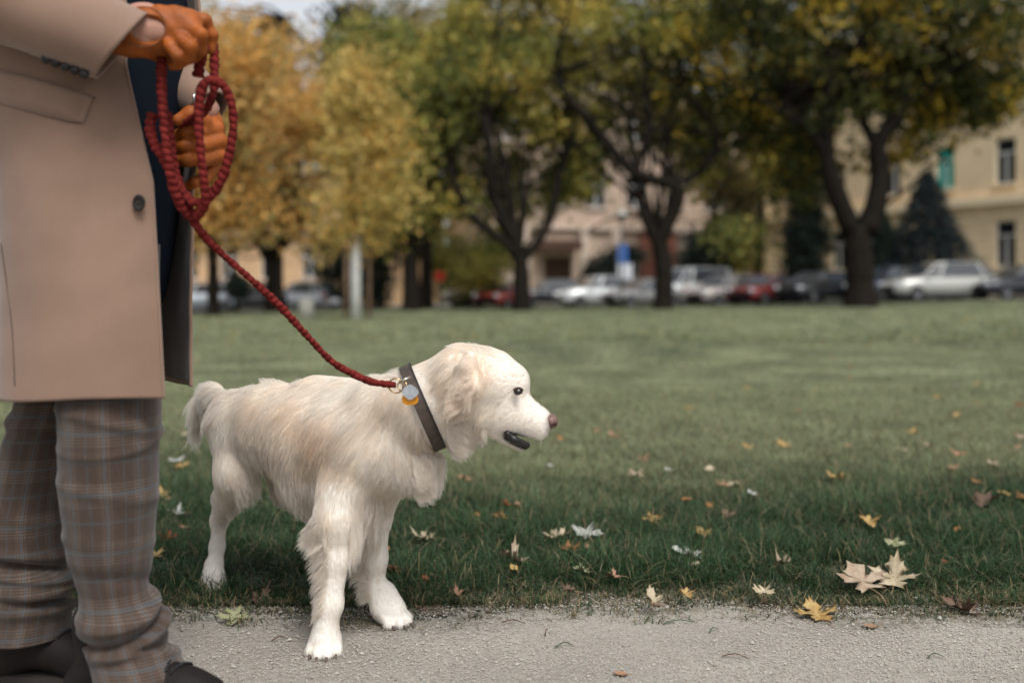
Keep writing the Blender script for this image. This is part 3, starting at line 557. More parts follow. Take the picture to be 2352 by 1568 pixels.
# loose stones
def stones(n):
    r = np.random.default_rng(3); y = 1.55+1.0*r.random(n)**1.1; x = r.uniform(-1.3, 1.45, n)*y/2.2*1.05; ok = y < edge(x)-.02+.20*r.random(n)**1.5; x, y = x[ok], y[ok]; n = len(x)
    s = np.exp(r.normal(-6.5, .38, n)); s[r.random(n) < .004] *= 2.2; base = np.array([[1,0,0],[0,1,0],[-1,0,0],[0,-1,0],[0,0,1],[0,0,-.6]], float)
    V_ = base[None]*r.uniform(.6, 1.2, (n, 6, 1)); a = r.uniform(0, 6.28, n); R = np.stack([np.cos(a), -np.sin(a), 0*a, np.sin(a), np.cos(a), 0*a, 0*a, 0*a, 1+0*a], 1).reshape(n, 3, 3)
    V_ = np.einsum('nij,nkj->nki', R, V_)*(s[:, None]*np.ones(3)*[1, 1, .75])[:, None]; V_ += np.stack([x, y, .005+s*.35+.0055*(y > edge(x)-.08)], 1)[:, None]
    f = np.array([[0,1,4],[1,2,4],[2,3,4],[3,0,4],[1,0,5],[2,1,5],[3,2,5],[0,3,5]]); T_ = (f[None]+np.arange(n)[:, None, None]*6).reshape(-1, 3)
    pal = np.array([(.34,.315,.275),(.31,.29,.255),(.37,.345,.305),(.26,.23,.195),(.20,.18,.16),(.31,.265,.215)]); c = pal[r.choice(6, n, p=[.32,.26,.18,.11,.05,.08])]*r.uniform(.85, 1.15, n)[:, None]
    tag(mesh_np('gravel', V_.reshape(-1, 3), T_, mat('gravel_stone', attr='tint', rough=.9), smooth=False, colors=np.repeat(c, 6, 0)), 'pale grey crushed gravel covering the path', kind='stuff')
stones(STONE_N)
# trodden soil between path and grass
xs = np.linspace(-6, 6, 1601); r_ = np.random.default_rng(77); q3 = np.stack([xs, 0*xs, 0*xs], 1); fr_ = edge(xs)+.03-.05*(.5+.5*vnoise(q3, 9, 51))-.05*(.5+.5*vnoise(q3, 40, 52))-.03*r_.random(len(xs))
Vs = []; 
for t_ in (0, .3, .65, 1): Vs.append(np.stack([xs, fr_+(edge(xs)+.30-fr_)*t_, np.full(len(xs), .0085)+.002*(t_ > 0)], 1))
nn = len(xs); q = [[a*nn+b, a*nn+b+1, (a+1)*nn+b+1, (a+1)*nn+b] for a in range(3) for b in range(nn-1)]
tag(mesh_np('soil', np.vstack(Vs), np.array(q), mat('trodden_soil', (.16,.14,.10,1), 1, noise=(60,.5), bump=(160,1,.01), col2=(.075,.065,.04,1))), kind='structure')
# ---------------------------------------------------------------- grass blades
def blades(x, y, h, w_, lean, col, r, K_=4):
    n = len(x); z = ground(x, y); a = r.uniform(0, 6.28, n); s = np.linspace(0, 1, K_); ld = np.stack([np.cos(a), np.sin(a)], 1); fa = a+r.normal(0, .6, n)+1.57; sd_ = np.stack([np.cos(fa), np.sin(fa)], 1)
    V_ = np.zeros((n, K_, 2, 3)); 
    for k in range(K_):
        o = (lean*s[k]**1.8)[:, None]*ld; hh = h*(s[k]-.32*(lean/h).clip(0, 1.6)*s[k]**2.2); ww = (w_*(1-s[k]**1.6*.93)/2)[:, None]*sd_
        for q, sg in ((0, -1), (1, 1)): V_[:, k, q, :2] = np.stack([x, y], 1)+o+sg*ww; V_[:, k, q, 2] = z+hh+.004
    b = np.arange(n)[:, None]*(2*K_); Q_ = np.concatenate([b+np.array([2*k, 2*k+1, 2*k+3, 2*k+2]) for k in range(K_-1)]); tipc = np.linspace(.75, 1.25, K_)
    c = (col[:, None, None, :]*tipc[None, :, None, None]*np.ones((1, 1, 2, 1))).reshape(-1, 3); return V_.reshape(-1, 3), Q_, c
def tuft(x, y, s=1.0): Q_ = np.stack([x, y, 0*x], 1); return vnoise(Q_, 5*s, 41), vnoise(Q_, 17*s, 42), vnoise(Q_, 1.3*s, 43)
def make_grass(n1, n2, n3):
    r = np.random.default_rng(11); VV, QQ, CC, off = [], [], [], 0
    def put(a):
        nonlocal off; VV.append(a[0]); QQ.append(a[1]+off); CC.append(a[2]); off += len(a[0])
    # lush belt near the path
    y = 2.36+(7.5-2.36)*r.random(n1)**1.75; x = r.uniform(-.64, .64, n1)*y*1.05; t1, t2, t3 = tuft(x, y); e = y-edge(x)
    keep = r.random(n1) < sstep(-.085, .07, e+.08*t1+.04*t2)*(.55+.45*(t2 > -.3)); x, y, t1, t2, t3, e = (v[keep] for v in (x, y, t1, t2, t3, e)); n = len(x)
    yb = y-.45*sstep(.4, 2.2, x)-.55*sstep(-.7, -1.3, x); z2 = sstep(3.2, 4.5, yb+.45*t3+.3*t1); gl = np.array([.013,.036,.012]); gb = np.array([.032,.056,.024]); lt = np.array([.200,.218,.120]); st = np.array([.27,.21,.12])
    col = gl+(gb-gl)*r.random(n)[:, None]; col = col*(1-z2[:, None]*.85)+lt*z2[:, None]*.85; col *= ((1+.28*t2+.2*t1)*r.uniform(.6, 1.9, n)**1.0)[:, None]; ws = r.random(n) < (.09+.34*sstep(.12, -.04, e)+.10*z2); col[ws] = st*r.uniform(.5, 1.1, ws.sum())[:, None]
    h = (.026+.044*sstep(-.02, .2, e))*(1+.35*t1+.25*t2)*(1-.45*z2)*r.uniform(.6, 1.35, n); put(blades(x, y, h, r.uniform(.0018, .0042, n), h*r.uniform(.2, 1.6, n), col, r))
    # dry bits lying on the path edge
    for _ in range(150):
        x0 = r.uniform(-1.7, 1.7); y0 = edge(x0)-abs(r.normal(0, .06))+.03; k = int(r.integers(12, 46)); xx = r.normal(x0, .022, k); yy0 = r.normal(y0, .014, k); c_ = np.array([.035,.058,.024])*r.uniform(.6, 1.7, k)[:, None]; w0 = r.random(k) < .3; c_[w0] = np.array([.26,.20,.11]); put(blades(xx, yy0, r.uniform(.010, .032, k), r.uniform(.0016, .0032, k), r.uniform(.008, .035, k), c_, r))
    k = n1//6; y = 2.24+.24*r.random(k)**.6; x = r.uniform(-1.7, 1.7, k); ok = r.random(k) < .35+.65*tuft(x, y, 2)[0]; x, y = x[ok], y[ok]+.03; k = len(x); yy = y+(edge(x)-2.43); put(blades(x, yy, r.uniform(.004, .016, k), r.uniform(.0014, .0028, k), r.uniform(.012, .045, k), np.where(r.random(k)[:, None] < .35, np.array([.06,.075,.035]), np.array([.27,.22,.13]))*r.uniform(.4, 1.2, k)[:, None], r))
    # short yellower lawn behind
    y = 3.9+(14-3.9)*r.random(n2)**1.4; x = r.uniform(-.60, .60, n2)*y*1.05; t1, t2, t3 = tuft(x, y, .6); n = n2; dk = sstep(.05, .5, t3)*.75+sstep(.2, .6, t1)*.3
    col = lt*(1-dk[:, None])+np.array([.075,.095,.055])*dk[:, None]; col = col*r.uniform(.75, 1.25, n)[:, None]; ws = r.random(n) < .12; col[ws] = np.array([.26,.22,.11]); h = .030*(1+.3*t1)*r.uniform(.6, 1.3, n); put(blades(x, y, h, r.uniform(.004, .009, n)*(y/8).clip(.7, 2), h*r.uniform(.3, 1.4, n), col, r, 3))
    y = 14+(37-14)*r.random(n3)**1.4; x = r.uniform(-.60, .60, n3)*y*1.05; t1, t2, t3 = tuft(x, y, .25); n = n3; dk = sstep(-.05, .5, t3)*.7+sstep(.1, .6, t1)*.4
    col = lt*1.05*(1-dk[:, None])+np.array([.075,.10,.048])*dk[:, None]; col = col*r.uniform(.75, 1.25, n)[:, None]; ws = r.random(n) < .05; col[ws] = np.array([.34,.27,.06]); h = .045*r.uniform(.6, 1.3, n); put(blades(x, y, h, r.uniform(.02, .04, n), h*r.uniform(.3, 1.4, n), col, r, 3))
    m = mat('grass_blade', attr='tint', rough=.5, spec=.22, trans=.3)
    o = mesh_np('grass', np.concatenate(VV), [q for q in QQ], m, smooth=False, colors=np.concatenate(CC)); tag(o, 'lawn grass, long and dark green near the path, short and yellowish beyond', kind='stuff')
make_grass(*GRASS_N)
# ================================================================ DOG
def K(cx, cy, d): return P(402+cx*.5311, 718+cy*.5311, d)
def KR(r, d): return r*.5311/F*d
B1 = []      # (group, smooth k, a, b, ra, rb)
def seg(a, b, k=.03):
    B1.append((K(*a[:3]), K(*b[:3]), KR(a[3], a[2]), KR(b[3], b[2]), k))
# torso
seg((262,425,2.47,92), (420,465,2.38,150))
seg((300,540,2.46,95), (420,500,2.38,160))
seg((420,478,2.38,160), (600,535,2.29,205))
seg((600,535,2.29,205), (790,560,2.20,210))
seg((620,640,2.26,150), (800,690,2.18,150))
seg((790,560,2.20,206), (940,580,2.13,180))
seg((860,400,2.19,105), (620,380,2.30,105))
seg((950,600,2.12,165), (1035,685,2.10,66))
# neck
seg((930,465,2.15,188), (1075,405,2.10,158))
seg((1075,405,2.10,158), (1225,305,2.07,150))
seg((1235,200,2.05,50), (1300,215,2.04,62), .03)
seg((1180,410,2.07,116), (1190,500,2.06,62))
# near fore leg
seg((800,600,2.10,106), (708,840,2.10,62), .05)
seg((712,800,2.10,66), (702,900,2.09,58), .06)
seg((702,900,2.09,58), (698,1060,2.085,51), .05)
seg((698,1060,2.085,50), (674,1260,2.08,43), .02)
seg((674,1260,2.08,43), (655,1350,2.075,44), .02)
# far fore leg
seg((900,680,2.20,100), (868,880,2.24,62), .05)
seg((868,880,2.24,58), (864,1060,2.25,46), .02)
seg((864,1060,2.25,46), (866,1190,2.26,38), .02)
seg((866,1190,2.26,38), (888,1270,2.25,42), .02)
# right hind leg
seg((235,470,2.40,88), (262,690,2.37,72), .05)
seg((262,690,2.37,72), (222,800,2.44,50), .04)
seg((222,800,2.44,48), (192,900,2.54,30), .02)
seg((178,880,2.55,22), (192,900,2.54,28), .01)
seg((192,900,2.54,28), (182,1010,2.545,27), .015)
seg((182,1010,2.545,27), (172,1120,2.54,30), .015)
# left hind leg, mostly behind the fore legs
seg((380,500,2.52,95), (500,730,2.50,72), .05)
seg((500,730,2.50,70), (610,880,2.62,30), .03)
seg((610,880,2.62,30), (628,1120,2.63,28), .02)
# tail
seg((225,372,2.54,30), (165,345,2.62,30), .03)
seg((165,345,2.62,30), (118,400,2.66,28), .03)
seg((118,400,2.66,28), (98,490,2.67,18), .03)
# head
HD = 2.055
seg((1260,305,2.06,132), (1365,294,HD,118), .03)
seg((1365,296,HD,117), (1420,325,HD,98), .03)
seg((1440,410,HD,92), (1590,480,HD,44), .02)
seg((1490,390,HD,32), (1600,446,HD,17), .02)
seg((1440,292,HD,70), (1478,290,HD,36), .03)
seg((1340,430,HD,95), (1420,450,HD,78), .03)
seg((1500,470,HD,60), (1572,512,HD,34), .015)      # upper lip
def lower_jaw(Q):
    return sd_cone(Q, K(1395,500,HD), K(1502,573,HD), KR(48,HD), KR(24,HD))
# paws: toes spread around a pad, rest on ground
PAWS = []
def paw(cx, cy, d, w_, yaw, s=1.0, gy=0.0):
    """centre of the paw on the ground below picture column cx; yaw = where the toes point"""
    c = K(cx, cy, d); c[2] = gy; PAWS.append((c, yaw, s)); return c
paw(648, 1430, 2.075, 0, math.radians(-88), .92)
paw(938, 1330, 2.255, 0, math.radians(-38), 1.0)
paw(165, 1170, 2.505, 0, math.radians(-75), .88)
paw(640, 1170, 2.60, 0, math.radians(-60), .88)
def paw_sdf(Q, c, yaw, s):
    R = np.array([[math.cos(yaw), -math.sin(yaw), 0], [math.sin(yaw), math.cos(yaw), 0], [0, 0, 1]])
    q = (Q-c)@R/s
    d = sd_ell(q, (-.012, 0, .030), (.040, .030, .030))
    d = smin(d, sd_cone(q, (-.02, 0, .07), (0, 0, .035), .024, .027), .02)
    for t, (x, y) in enumerate(((.020, -.0290), (.037, -.0108), (.037, .0108), (.020, .0290))):
        a = sd_cone(q, (x-.032, y*.8, .036), (x, y, .0140), .0112, .0122)
        d = smin(d, a, .0035)
    return d*s
def ear_sdf(Q):
    d = sd_cone(Q, K(1275,190,1.975), K(1288,315,1.942), KR(24,2), KR(36,2))
    d = smin(d, sd_cone(Q, K(1262,240,1.956), K(1232,370,1.950), KR(32,2), KR(20,2)), .01)
    return d
def dog_sdf(Q):
    d = None
    for a, b, ra, rb, k in B1:
        s = sd_cone(Q, a, b, ra, rb); d = s if d is None else smin(d, s, k)
    for c, yaw, s in PAWS: d = smin(d, paw_sdf(Q, c, yaw, s), .014)
    d = smin(d, ear_sdf(Q), .006)
    d = smin(d, lower_jaw(Q), .012)
    # eye sockets
    for dd in (HD-.060, HD+.060): d = np.maximum(d, -(np.linalg.norm(Q-K(1484,327,dd), axis=1)-KR(12, HD)))
    # open mouth
    m = sd_ell(Q, K(1500,548,HD), (KR(62,HD), .06, KR(13,HD)), [[math.cos(-.42),0,-math.sin(-.42)],[0,1,0],[math.sin(-.42),0,math.cos(-.42)]])
    return np.maximum(d, -m)
gd = sdf_grid(dog_sdf, (-1.05, 1.80, -.02), (.08, 2.82, .80), .0058)
V, Q4 = grid_mesh(gd)
V = V-grad_grid(gd, V)*interp_grid(gd, V)[:, None]*.6
V[:, 2] = np.maximum(V[:, 2], .002)
def to_crop(V):
    px = CX+V[:, 0]/V[:, 1]*F; py = HY-(V[:, 2]-CAMZ)/V[:, 1]*F
    return (px-402)/.5311, (py-718)/.5311
# fur guides, read off the photograph: cx, cy, direction (right, down), length mm, wave, tan
G = np.array([
 (1590,430,-.7,-.6,6,0,.15),(1560,500,-.9,.0,7,0,.10),(1500,380,-.9,-.3,10,0,.10),(1430,220,-.9,-.3,14,.1,.05),(1350,150,-.5,-.8,26,.2,.1),
 (1440,470,-.9,.3,12,.1,.03),(1400,560,-.8,.5,10,.1,.1),(1360,400,-.8,.5,20,.3,.05),(1290,450,-.5,.9,40,.7,.25),(1230,450,-.3,1,50,.9,.3),
 (1255,205,-.3,1,22,1.3,.5),(1288,250,-.4,1,20,1.4,1.1),(1275,320,-.5,.9,28,1.5,.8),(1240,370,-.2,1,40,1.5,.6),(1225,440,-.2,1,44,1.4,.6),(1310,240,.2,.9,12,.3,.7),  # warm ear fur, its tan deepened so colour gives the fold its shadow
 (1180,250,-.8,.5,42,.4,.3),(1100,250,-.8,.6,42,.3,.4),(1130,380,-.6,.9,46,.5,.35),(1180,500,.1,1,60,.9,.5),(1240,560,.5,.9,46,1.6,.25),(1190,600,.4,1,50,1.6,.3),
 (1010,300,-.8,.3,30,.2,.3),(960,260,-1,.0,34,.2,.15),(960,400,-.5,.8,48,.8,.35),(900,420,-.9,.6,45,.8,.45),
 (1040,560,.1,1,60,.8,.6),(1080,640,.25,1,75,.7,.7),(1120,720,.5,.8,44,1.3,.15),(1080,780,.4,1,38,1.1,.15),(1000,640,.1,1,55,.5,.2),(960,560,.0,1,45,.4,.1),
 (980,780,-.2,1,38,.4,.15),(900,700,-.5,.8,34,.3,.1),(820,620,-.7,.7,34,.3,.15),(740,640,-.6,.8,34,.3,.3),(800,480,-.7,.7,42,.6,.3),(850,820,.1,1,30,.3,.3),
 (700,330,-.95,.3,34,.3,.2),(800,330,-.95,.2,34,.3,.1),(600,330,-.95,.35,34,.3,.25),(480,330,-.9,.4,34,.3,.35),(380,340,-.9,.4,34,.3,.25),
 (520,450,-.7,.7,42,.3,.8),(620,560,-.45,.9,46,.3,.95),(480,600,-.5,.9,42,.3,.5),(560,700,-.3,1,46,.3,.8),(430,700,-.1,1,55,.3,.4),(520,800,.0,1,48,.4,.3),
 (600,860,.05,1,46,.4,.2),(360,450,-.7,.8,36,.3,.4),(290,420,-.8,.6,36,.3,.3),(240,340,-.9,.3,40,.4,.3),
 (190,480,-.3,1,30,.2,.1),(180,650,-.1,1,28,.2,.1),(280,560,-.1,1,34,.3,.35),(300,700,.3,1,52,.4,.2),(260,800,.2,1,48,.4,.1),(200,800,-.2,1,24,.2,.05),
 (190,900,-.1,1,12,.1,.15),(180,1050,.0,1,10,.0,.1),(165,1160,.0,1,5,0,.0),
 (150,340,-.8,.6,60,.3,.0),(110,420,-.3,1,80,.3,.0),(100,500,-.1,1,75,.3,.05),
 (700,800,-.2,1,22,.2,.05),(700,950,.1,1,13,.1,.1),(690,1100,.05,1,10,.0,.05),(665,1250,.0,1,10,.0,.1),(645,1400,.0,1,8,0,.05),
 (870,900,.0,1,16,.1,.1),(870,1050,.05,1,10,.0,.15),(870,1200,.1,1,10,.0,.1),(940,1310,.5,.8,5,0,.02),
], float)
def guide(V):
    cx, cy = to_crop(V); W = 1/(((cx[:, None]-G[:, 0])**2+(cy[:, None]-G[:, 1])**2)/900+.6)**2.2
    W /= W.sum(1)[:, None]; return W@G[:, 2:], cx, cy
def legdist(V, segs):
    return np.min([sd_cone(V, B1[i][0], B1[i][1], B1[i][2], B1[i][3]) for i in segs], 0)
def fur_tint(V, g):
    tn = g[:, 4]*.68+.18*vnoise(V, 26, 3)+.10*vnoise(V, 70, 4); tn = tn.clip(0, 1)[:, None]
    base = np.array([.84, .795, .73]); tan = np.array([.78, .62, .47]); return base*(1-tn)+tan*tn
gv, cxv, cyv = guide(V)
cols = fur_tint(V, gv)*.9
# dark skin marks: lips, nose bridge edge
lip = sstep(.0105, .004, np.abs(sd_ell(V, K(1478,545,HD), (KR(62,HD), .07, KR(16,HD)), [[math.cos(-.5),0,-math.sin(-.5)],[0,1,0],[math.sin(-.5),0,math.cos(-.5)]])))*sstep(505, 520, cyv)*sstep(1405, 1425, cxv)
cols = cols*(1-lip[:, None])+np.array([.018, .015, .015])*lip[:, None]
eyer = sstep(KR(28,HD), KR(15,HD), np.minimum(*[np.linalg.norm(V-K(1483,327,dd), axis=1) for dd in (HD-.056, HD+.056)]))
cols = cols*(1-eyer[:, None]*.85)+np.array([.12, .07, .045])*eyer[:, None]*.85
nz = sstep(KR(60,HD), KR(30,HD), np.linalg.norm(V-K(1625,475,HD), axis=1))*.75
cols = cols*(1-nz[:, None])+np.array([.14, .10, .085])*nz[:, None]
dog = thing('dog', 'white long-haired retriever standing on the path edge, wearing a brown collar', 'dog', (K(648,1430,2.2)[0]-.1, 2.3, 0))
m_skin = mat('dog_skin', attr='tint', rough=.75, spec=.2, bump=(220, .25, .004))
body = mesh_np('body', V, Q4, m_skin, dog, colors=cols)
# ---------------------------------------------------------------- fur strands
COLP = np.array([K(1002,258,2.09), K(1146,590,2.09)])     # the collar's near edge, top to bottom
up_c = COLP[0]-COLP[1]; up_c /= np.linalg.norm(up_c); cc = COLP.mean(0); side_c = K(1068,420,1.975)-cc; side_c -= up_c*(side_c@up_c); side_c /= np.linalg.norm(side_c)
ax_c = np.cross(up_c, side_c); ax_c *= np.sign(ax_c[0])
def make_fur(n, lscale=1.0, name='fur', wmin=0, dens=None, KP=7, rad=.00042, clump_n=22, seed=1, lift=.22, filt=None, clump_s=.75):
    r = np.random.default_rng(seed)
    tri = np.concatenate([Q4[:, [0, 1, 2]], Q4[:, [0, 2, 3]]]); A = V[tri[:, 0]]; Bv = V[tri[:, 1]]; Cv = V[tri[:, 2]]
    ar = np.linalg.norm(np.cross(Bv-A, Cv-A), axis=1); cen = (A+Bv+Cv)/3
    if dens is not None: ar = ar*dens(cen)
    pk = r.choice(len(tri), n, p=ar/ar.sum()); u = r.random((n, 2)); sw = u.sum(1) > 1; u[sw] = 1-u[sw]
    root = A[pk]+u[:, :1]*(Bv[pk]-A[pk])+u[:, 1:]*(Cv[pk]-A[pk])
    g, cx, cy = guide(root)
    bad = (lip_fn(root) > .3) | (np.linalg.norm(root-K(1640,475,HD), axis=1) < KR(34,HD)) | (np.minimum(*[np.linalg.norm(root-K(1483,327,dd), axis=1) for dd in (HD-.056, HD+.056)]) < KR(16, HD))
    t = (root-cc)@ax_c; rr = np.linalg.norm((root-cc)-t[:, None]*ax_c, axis=1); bad |= (np.abs(t) < .013) & (rr < .13)
    if filt is not None: bad |= ~filt(root, cx, cy)
    root, g, cx, cy, t, rr = (a[~bad] for a in (root, g, cx, cy, t, rr)); n = len(root)
    N = grad_grid(gd, root); D = np.stack([g[:, 0], -.15*np.ones(n)*0, -g[:, 1]], 1)
    D = D/(np.linalg.norm(D, axis=1)[:, None]+1e-9); D += .10*np.stack([vnoise(root, 60, s) for s in (11, 12, 13)], 1)
    D += (.28*g[:, 3]+.06)[:, None]*np.stack([vnoise(root, 22, s) for s in (14, 15, 16)], 1)
    D = D-N*(D*N).sum(1)[:, None]*.9; D /= np.linalg.norm(D, axis=1)[:, None]+1e-9
    L = g[:, 2]*.001*lscale*r.uniform(.65, 1.15, n)*(1+.25*vnoise(root, 45, 9))
    nearc = (t > -.05) & (t < .075) & (rr < .13); L = np.where(nearc & (t > 0), L*(.25+.75*sstep(.02, .075, t)), L); L = np.where(nearc & (t <= 0), L*.8, L)
    pts = np.zeros((n, KP, 3)); pts[:, 0] = root-N*.002; step = (L/(KP-1))[:, None]
    cur = root.copy(); ph = 6.28*(.5+.5*vnoise(root, 18, 21))*2
    up = np.array([0, 0, 1.]); S = np.cross(N, D); lf = lift*r.uniform(.5, 1.5, n)
    for i in range(1, KP):
        s = i/(KP-1); dr = D+N*(lf*(1-s)*1.2)[:, None]-up*(.5*s*(L/.05).clip(0, 1.4))[:, None]
        wv = g[:, 3]*(L/.05).clip(.2, 2)*.75
        dr = dr+S*(wv*np.sin(ph+s*6.5))[:, None]+N*(wv*.35*np.cos(ph+s*6.5))[:, None]
        dr /= np.linalg.norm(dr, axis=1)[:, None]; cur = cur+dr*step
        sdv = interp_grid(gd, cur); need = (.0012+.0012*s)-sdv; pu = need > 0
        if pu.any(): cur[pu] += grad_grid(gd, cur[pu])*need[pu][:, None]
        pts[:, i] = cur
    # locks
    nc = max(1, n//clump_n); ci = r.choice(n, nc, replace=False); kd = kdtree.KDTree(nc)
    for j, i in enumerate(ci): kd.insert(root[i], j)
    kd.balance(); who = np.array([kd.find(p)[1] for p in root]); cl = ci[who]
    for i in range(1, KP):
        s = i/(KP-1); wgt = (clump_s*s**1.1*sstep(.008, .03, L))[:, None]*r.uniform(.6, 1.05, (n, 1))
        pts[:, i] = pts[:, i]*(1-wgt)+(pts[cl, i]+(pts[:, 0]-pts[cl, 0])*.06)*wgt
    col = fur_tint(root, g)*(1+r.normal(0, .08, n)[:, None])*(1+.05*r.normal(size=n)[cl])[:, None]
    e = np.minimum(*[np.linalg.norm(root-K(1483,327,dd), axis=1) for dd in (HD-.056, HD+.056)]); e = sstep(KR(32,HD), KR(15,HD), e)[:, None]*.8
    col = col*(1-e)+np.array([.16, .09, .055])*e
    z = sstep(KR(66,HD), KR(34,HD), np.linalg.norm(root-K(1632,480,HD), axis=1))[:, None]*.7; col = col*(1-z)+np.array([.16, .12, .10])*z
    cd = bpy.data.hair_curves.new(name); cd.add_curves([KP]*n)
    cd.position_data.foreach_set('vector', pts.astype(np.float32).ravel())
    ra = cd.attributes.get('radius') or cd.attributes.new('radius', 'FLOAT', 'POINT')
    prof = np.linspace(1, .25, KP)[None]*rad*(.6+.6*sstep(.005, .04, L))[:, None]
    ra.data.foreach_set('value', prof.astype(np.float32).ravel())
    ca = cd.attributes.new('tint', 'FLOAT_COLOR', 'CURVE'); c4 = np.ones((n, 4), np.float32); c4[:, :3] = col.clip(0, .94); ca.data.foreach_set('color', c4.ravel())
    cd.materials.append(MATS['fur']); o = bpy.data.objects.new(name, cd); C.objects.link(o); o.parent = dog; o.matrix_parent_inverse = Matrix.Translation(-dog.location)
    return o
def lip_fn(Vq):
    cx, cy = to_crop(Vq)
    return sstep(.0105, .004, np.abs(sd_ell(Vq, K(1478,545,HD), (KR(62,HD), .07, KR(16,HD)), [[math.cos(-.5),0,-math.sin(-.5)],[0,1,0],[math.sin(-.5),0,math.cos(-.5)]])))*sstep(505, 520, cy)*sstep(1405, 1425, cx)
mf = mat('fur', attr='tint', rough=.6, spec=.2, trans=.5)
make_fur(FUR_N, .8, 'fur', seed=1, rad=.0003, clump_n=11, clump_s=.52, lift=.19)
# feathering: behind the fore legs, under the belly, thighs, chest and ruff, tail
def feather_sel(V_, cx, cy):
    N = grad_grid(gd, V_)
    fl = (cx > 560) & (cx < 760) & (cy > 870) & (cy < 1300) & (V_[:, 1] < 2.2) & (N[:, 0] < -.25)
    ff = (cx > 790) & (cx < 930) & (cy > 860) & (cy < 1230) & (V_[:, 1] > 2.17) & (N[:, 0] < -.2)
    return fl | ff
def make_feather(n, seed, sel, ln, dirf, curl=.6, rad=.0004, name='feathering', spread=.3, KP=9, clump_n=30, tint=.15):
    r = np.random.default_rng(seed); tri = np.concatenate([Q4[:, [0, 1, 2]], Q4[:, [0, 2, 3]]]); cen = V[tri].mean(1); cx, cy = to_crop(cen)
    m = sel(cen, cx, cy); tri = tri[m]; ar = np.linalg.norm(np.cross(V[tri[:, 1]]-V[tri[:, 0]], V[tri[:, 2]]-V[tri[:, 0]]), axis=1)
    pk = r.choice(len(tri), n, p=ar/ar.sum()); u = r.dirichlet((1, 1, 1), n); root = (V[tri[pk]]*u[:, :, None]).sum(1); cx, cy = to_crop(root)
    D = dirf(cx, cy)+spread*np.stack([vnoise(root, 30, seed+s) for s in (1, 2, 3)], 1); D /= np.linalg.norm(D, axis=1)[:, None]
    L = ln(cx, cy)*r.uniform(.55, 1.15, n)*(1+.3*vnoise(root, 50, seed)); pts = np.zeros((n, KP, 3)); pts[:, 0] = root; cur = root.copy()
    ph = 6*vnoise(root, 25, seed+5); S = np.cross(D, [0, 1, 0]); up = np.array([0, 0, 1.])
    for i in range(1, KP):
        s = i/(KP-1); dr = D-up*(1.1*s)+S*(curl*np.sin(ph+s*6)*s)[:, None]+np.array([0, 1, 0])*(curl*.4*np.cos(ph*1.3+s*5))[:, None]
        dr /= np.linalg.norm(dr, axis=1)[:, None]; cur = cur+dr*(L/(KP-1))[:, None]; sdv = interp_grid(gd, cur); pu = sdv < .001
        if pu.any(): cur[pu] += grad_grid(gd, cur[pu])*(.001-sdv[pu])[:, None]
        cur[:, 2] = np.maximum(cur[:, 2], .006); pts[:, i] = cur
    nc = max(1, n//clump_n); ci = r.choice(n, nc, replace=False); kd = kdtree.KDTree(nc)
    for j, i in enumerate(ci): kd.insert(root[i], j)
    kd.balance(); cl = ci[np.array([kd.find(p)[1] for p in root])]
    for i in range(1, KP):
        s = i/(KP-1); wgt = (.72*s**1.3)*r.uniform(.3, 1.0, (n, 1)); pts[:, i] = pts[:, i]*(1-wgt)+(pts[cl, i]+(pts[:, 0]-pts[cl, 0])*.1)*wgt
    b = np.array([.85, .81, .75])*(1-tint)+np.array([.78, .62, .47])*tint; col = b*(1+r.normal(0, .07, n)[:, None])
    cd = bpy.data.hair_curves.new(name); cd.add_curves([KP]*n); cd.position_data.foreach_set('vector', pts.astype(np.float32).ravel())
    ra = cd.attributes.get('radius') or cd.attributes.new('radius', 'FLOAT', 'POINT'); ra.data.foreach_set('value', np.tile(np.linspace(1, .25, KP)*rad, n).astype(np.float32))
    ca = cd.attributes.new('tint', 'FLOAT_COLOR', 'CURVE'); c4 = np.ones((n, 4), np.float32); c4[:, :3] = col.clip(0, .94); ca.data.foreach_set('color', c4.ravel())
    cd.materials.append(mf); o = bpy.data.objects.new(name, cd); C.objects.link(o); o.parent = dog; o.matrix_parent_inverse = Matrix.Translation(-dog.location)
vec = lambda x, y, z: (lambda cx, cy: np.tile(np.array([x, y, z], float), (len(cx), 1)))
make_feather(6500, 31, feather_sel, lambda cx, cy: .052*(1-.35*sstep(1050, 1290, cy)), vec(-.9, .15, -.5), .9, clump_n=10, rad=.00032)
make_feather(3500, 37, lambda v, cx, cy: (cx > 1010) & (cx < 1150) & (cy > 600) & (cy < 800) & (v[:, 1] < 2.15), lambda cx, cy: .050+0*cx, vec(.7, -.1, -.5), 1.7, clump_n=7, rad=.00035, spread=.45)
make_feather(2400, 41, lambda v, cx, cy: (cx > 1165) & (cx < 1290) & (cy > 450) & (cy < 640) & (v[:, 1] < 2.1), lambda cx, cy: .055+0*cx, vec(.6, -.15, -.7), 2.0, clump_n=9, rad=.00035, spread=.5)
make_feather(3200, 43, lambda v, cx, cy: (cx > 400) & (cx < 640) & (cy > 680) & (v[:, 2] > .22) & (v[:, 1] < 2.45), lambda cx, cy: .058+0*cx, vec(.25, .0, -.95), .5, tint=.2, clump_n=16)
make_feather(2600, 47, lambda v, cx, cy: (cx > 250) & (cx < 350) & (cy > 560) & (cy < 800), lambda cx, cy: .045+0*cx, vec(.45, .0, -.8), .6, clump_n=16)
make_feather(3200, 53, lambda v, cx, cy: (cx > 760) & (cx < 900) & (cy > 780) & (cy < 950), lambda cx, cy: .078+0*cx, vec(-.15, .0, -1), .4, tint=.15, clump_n=12)
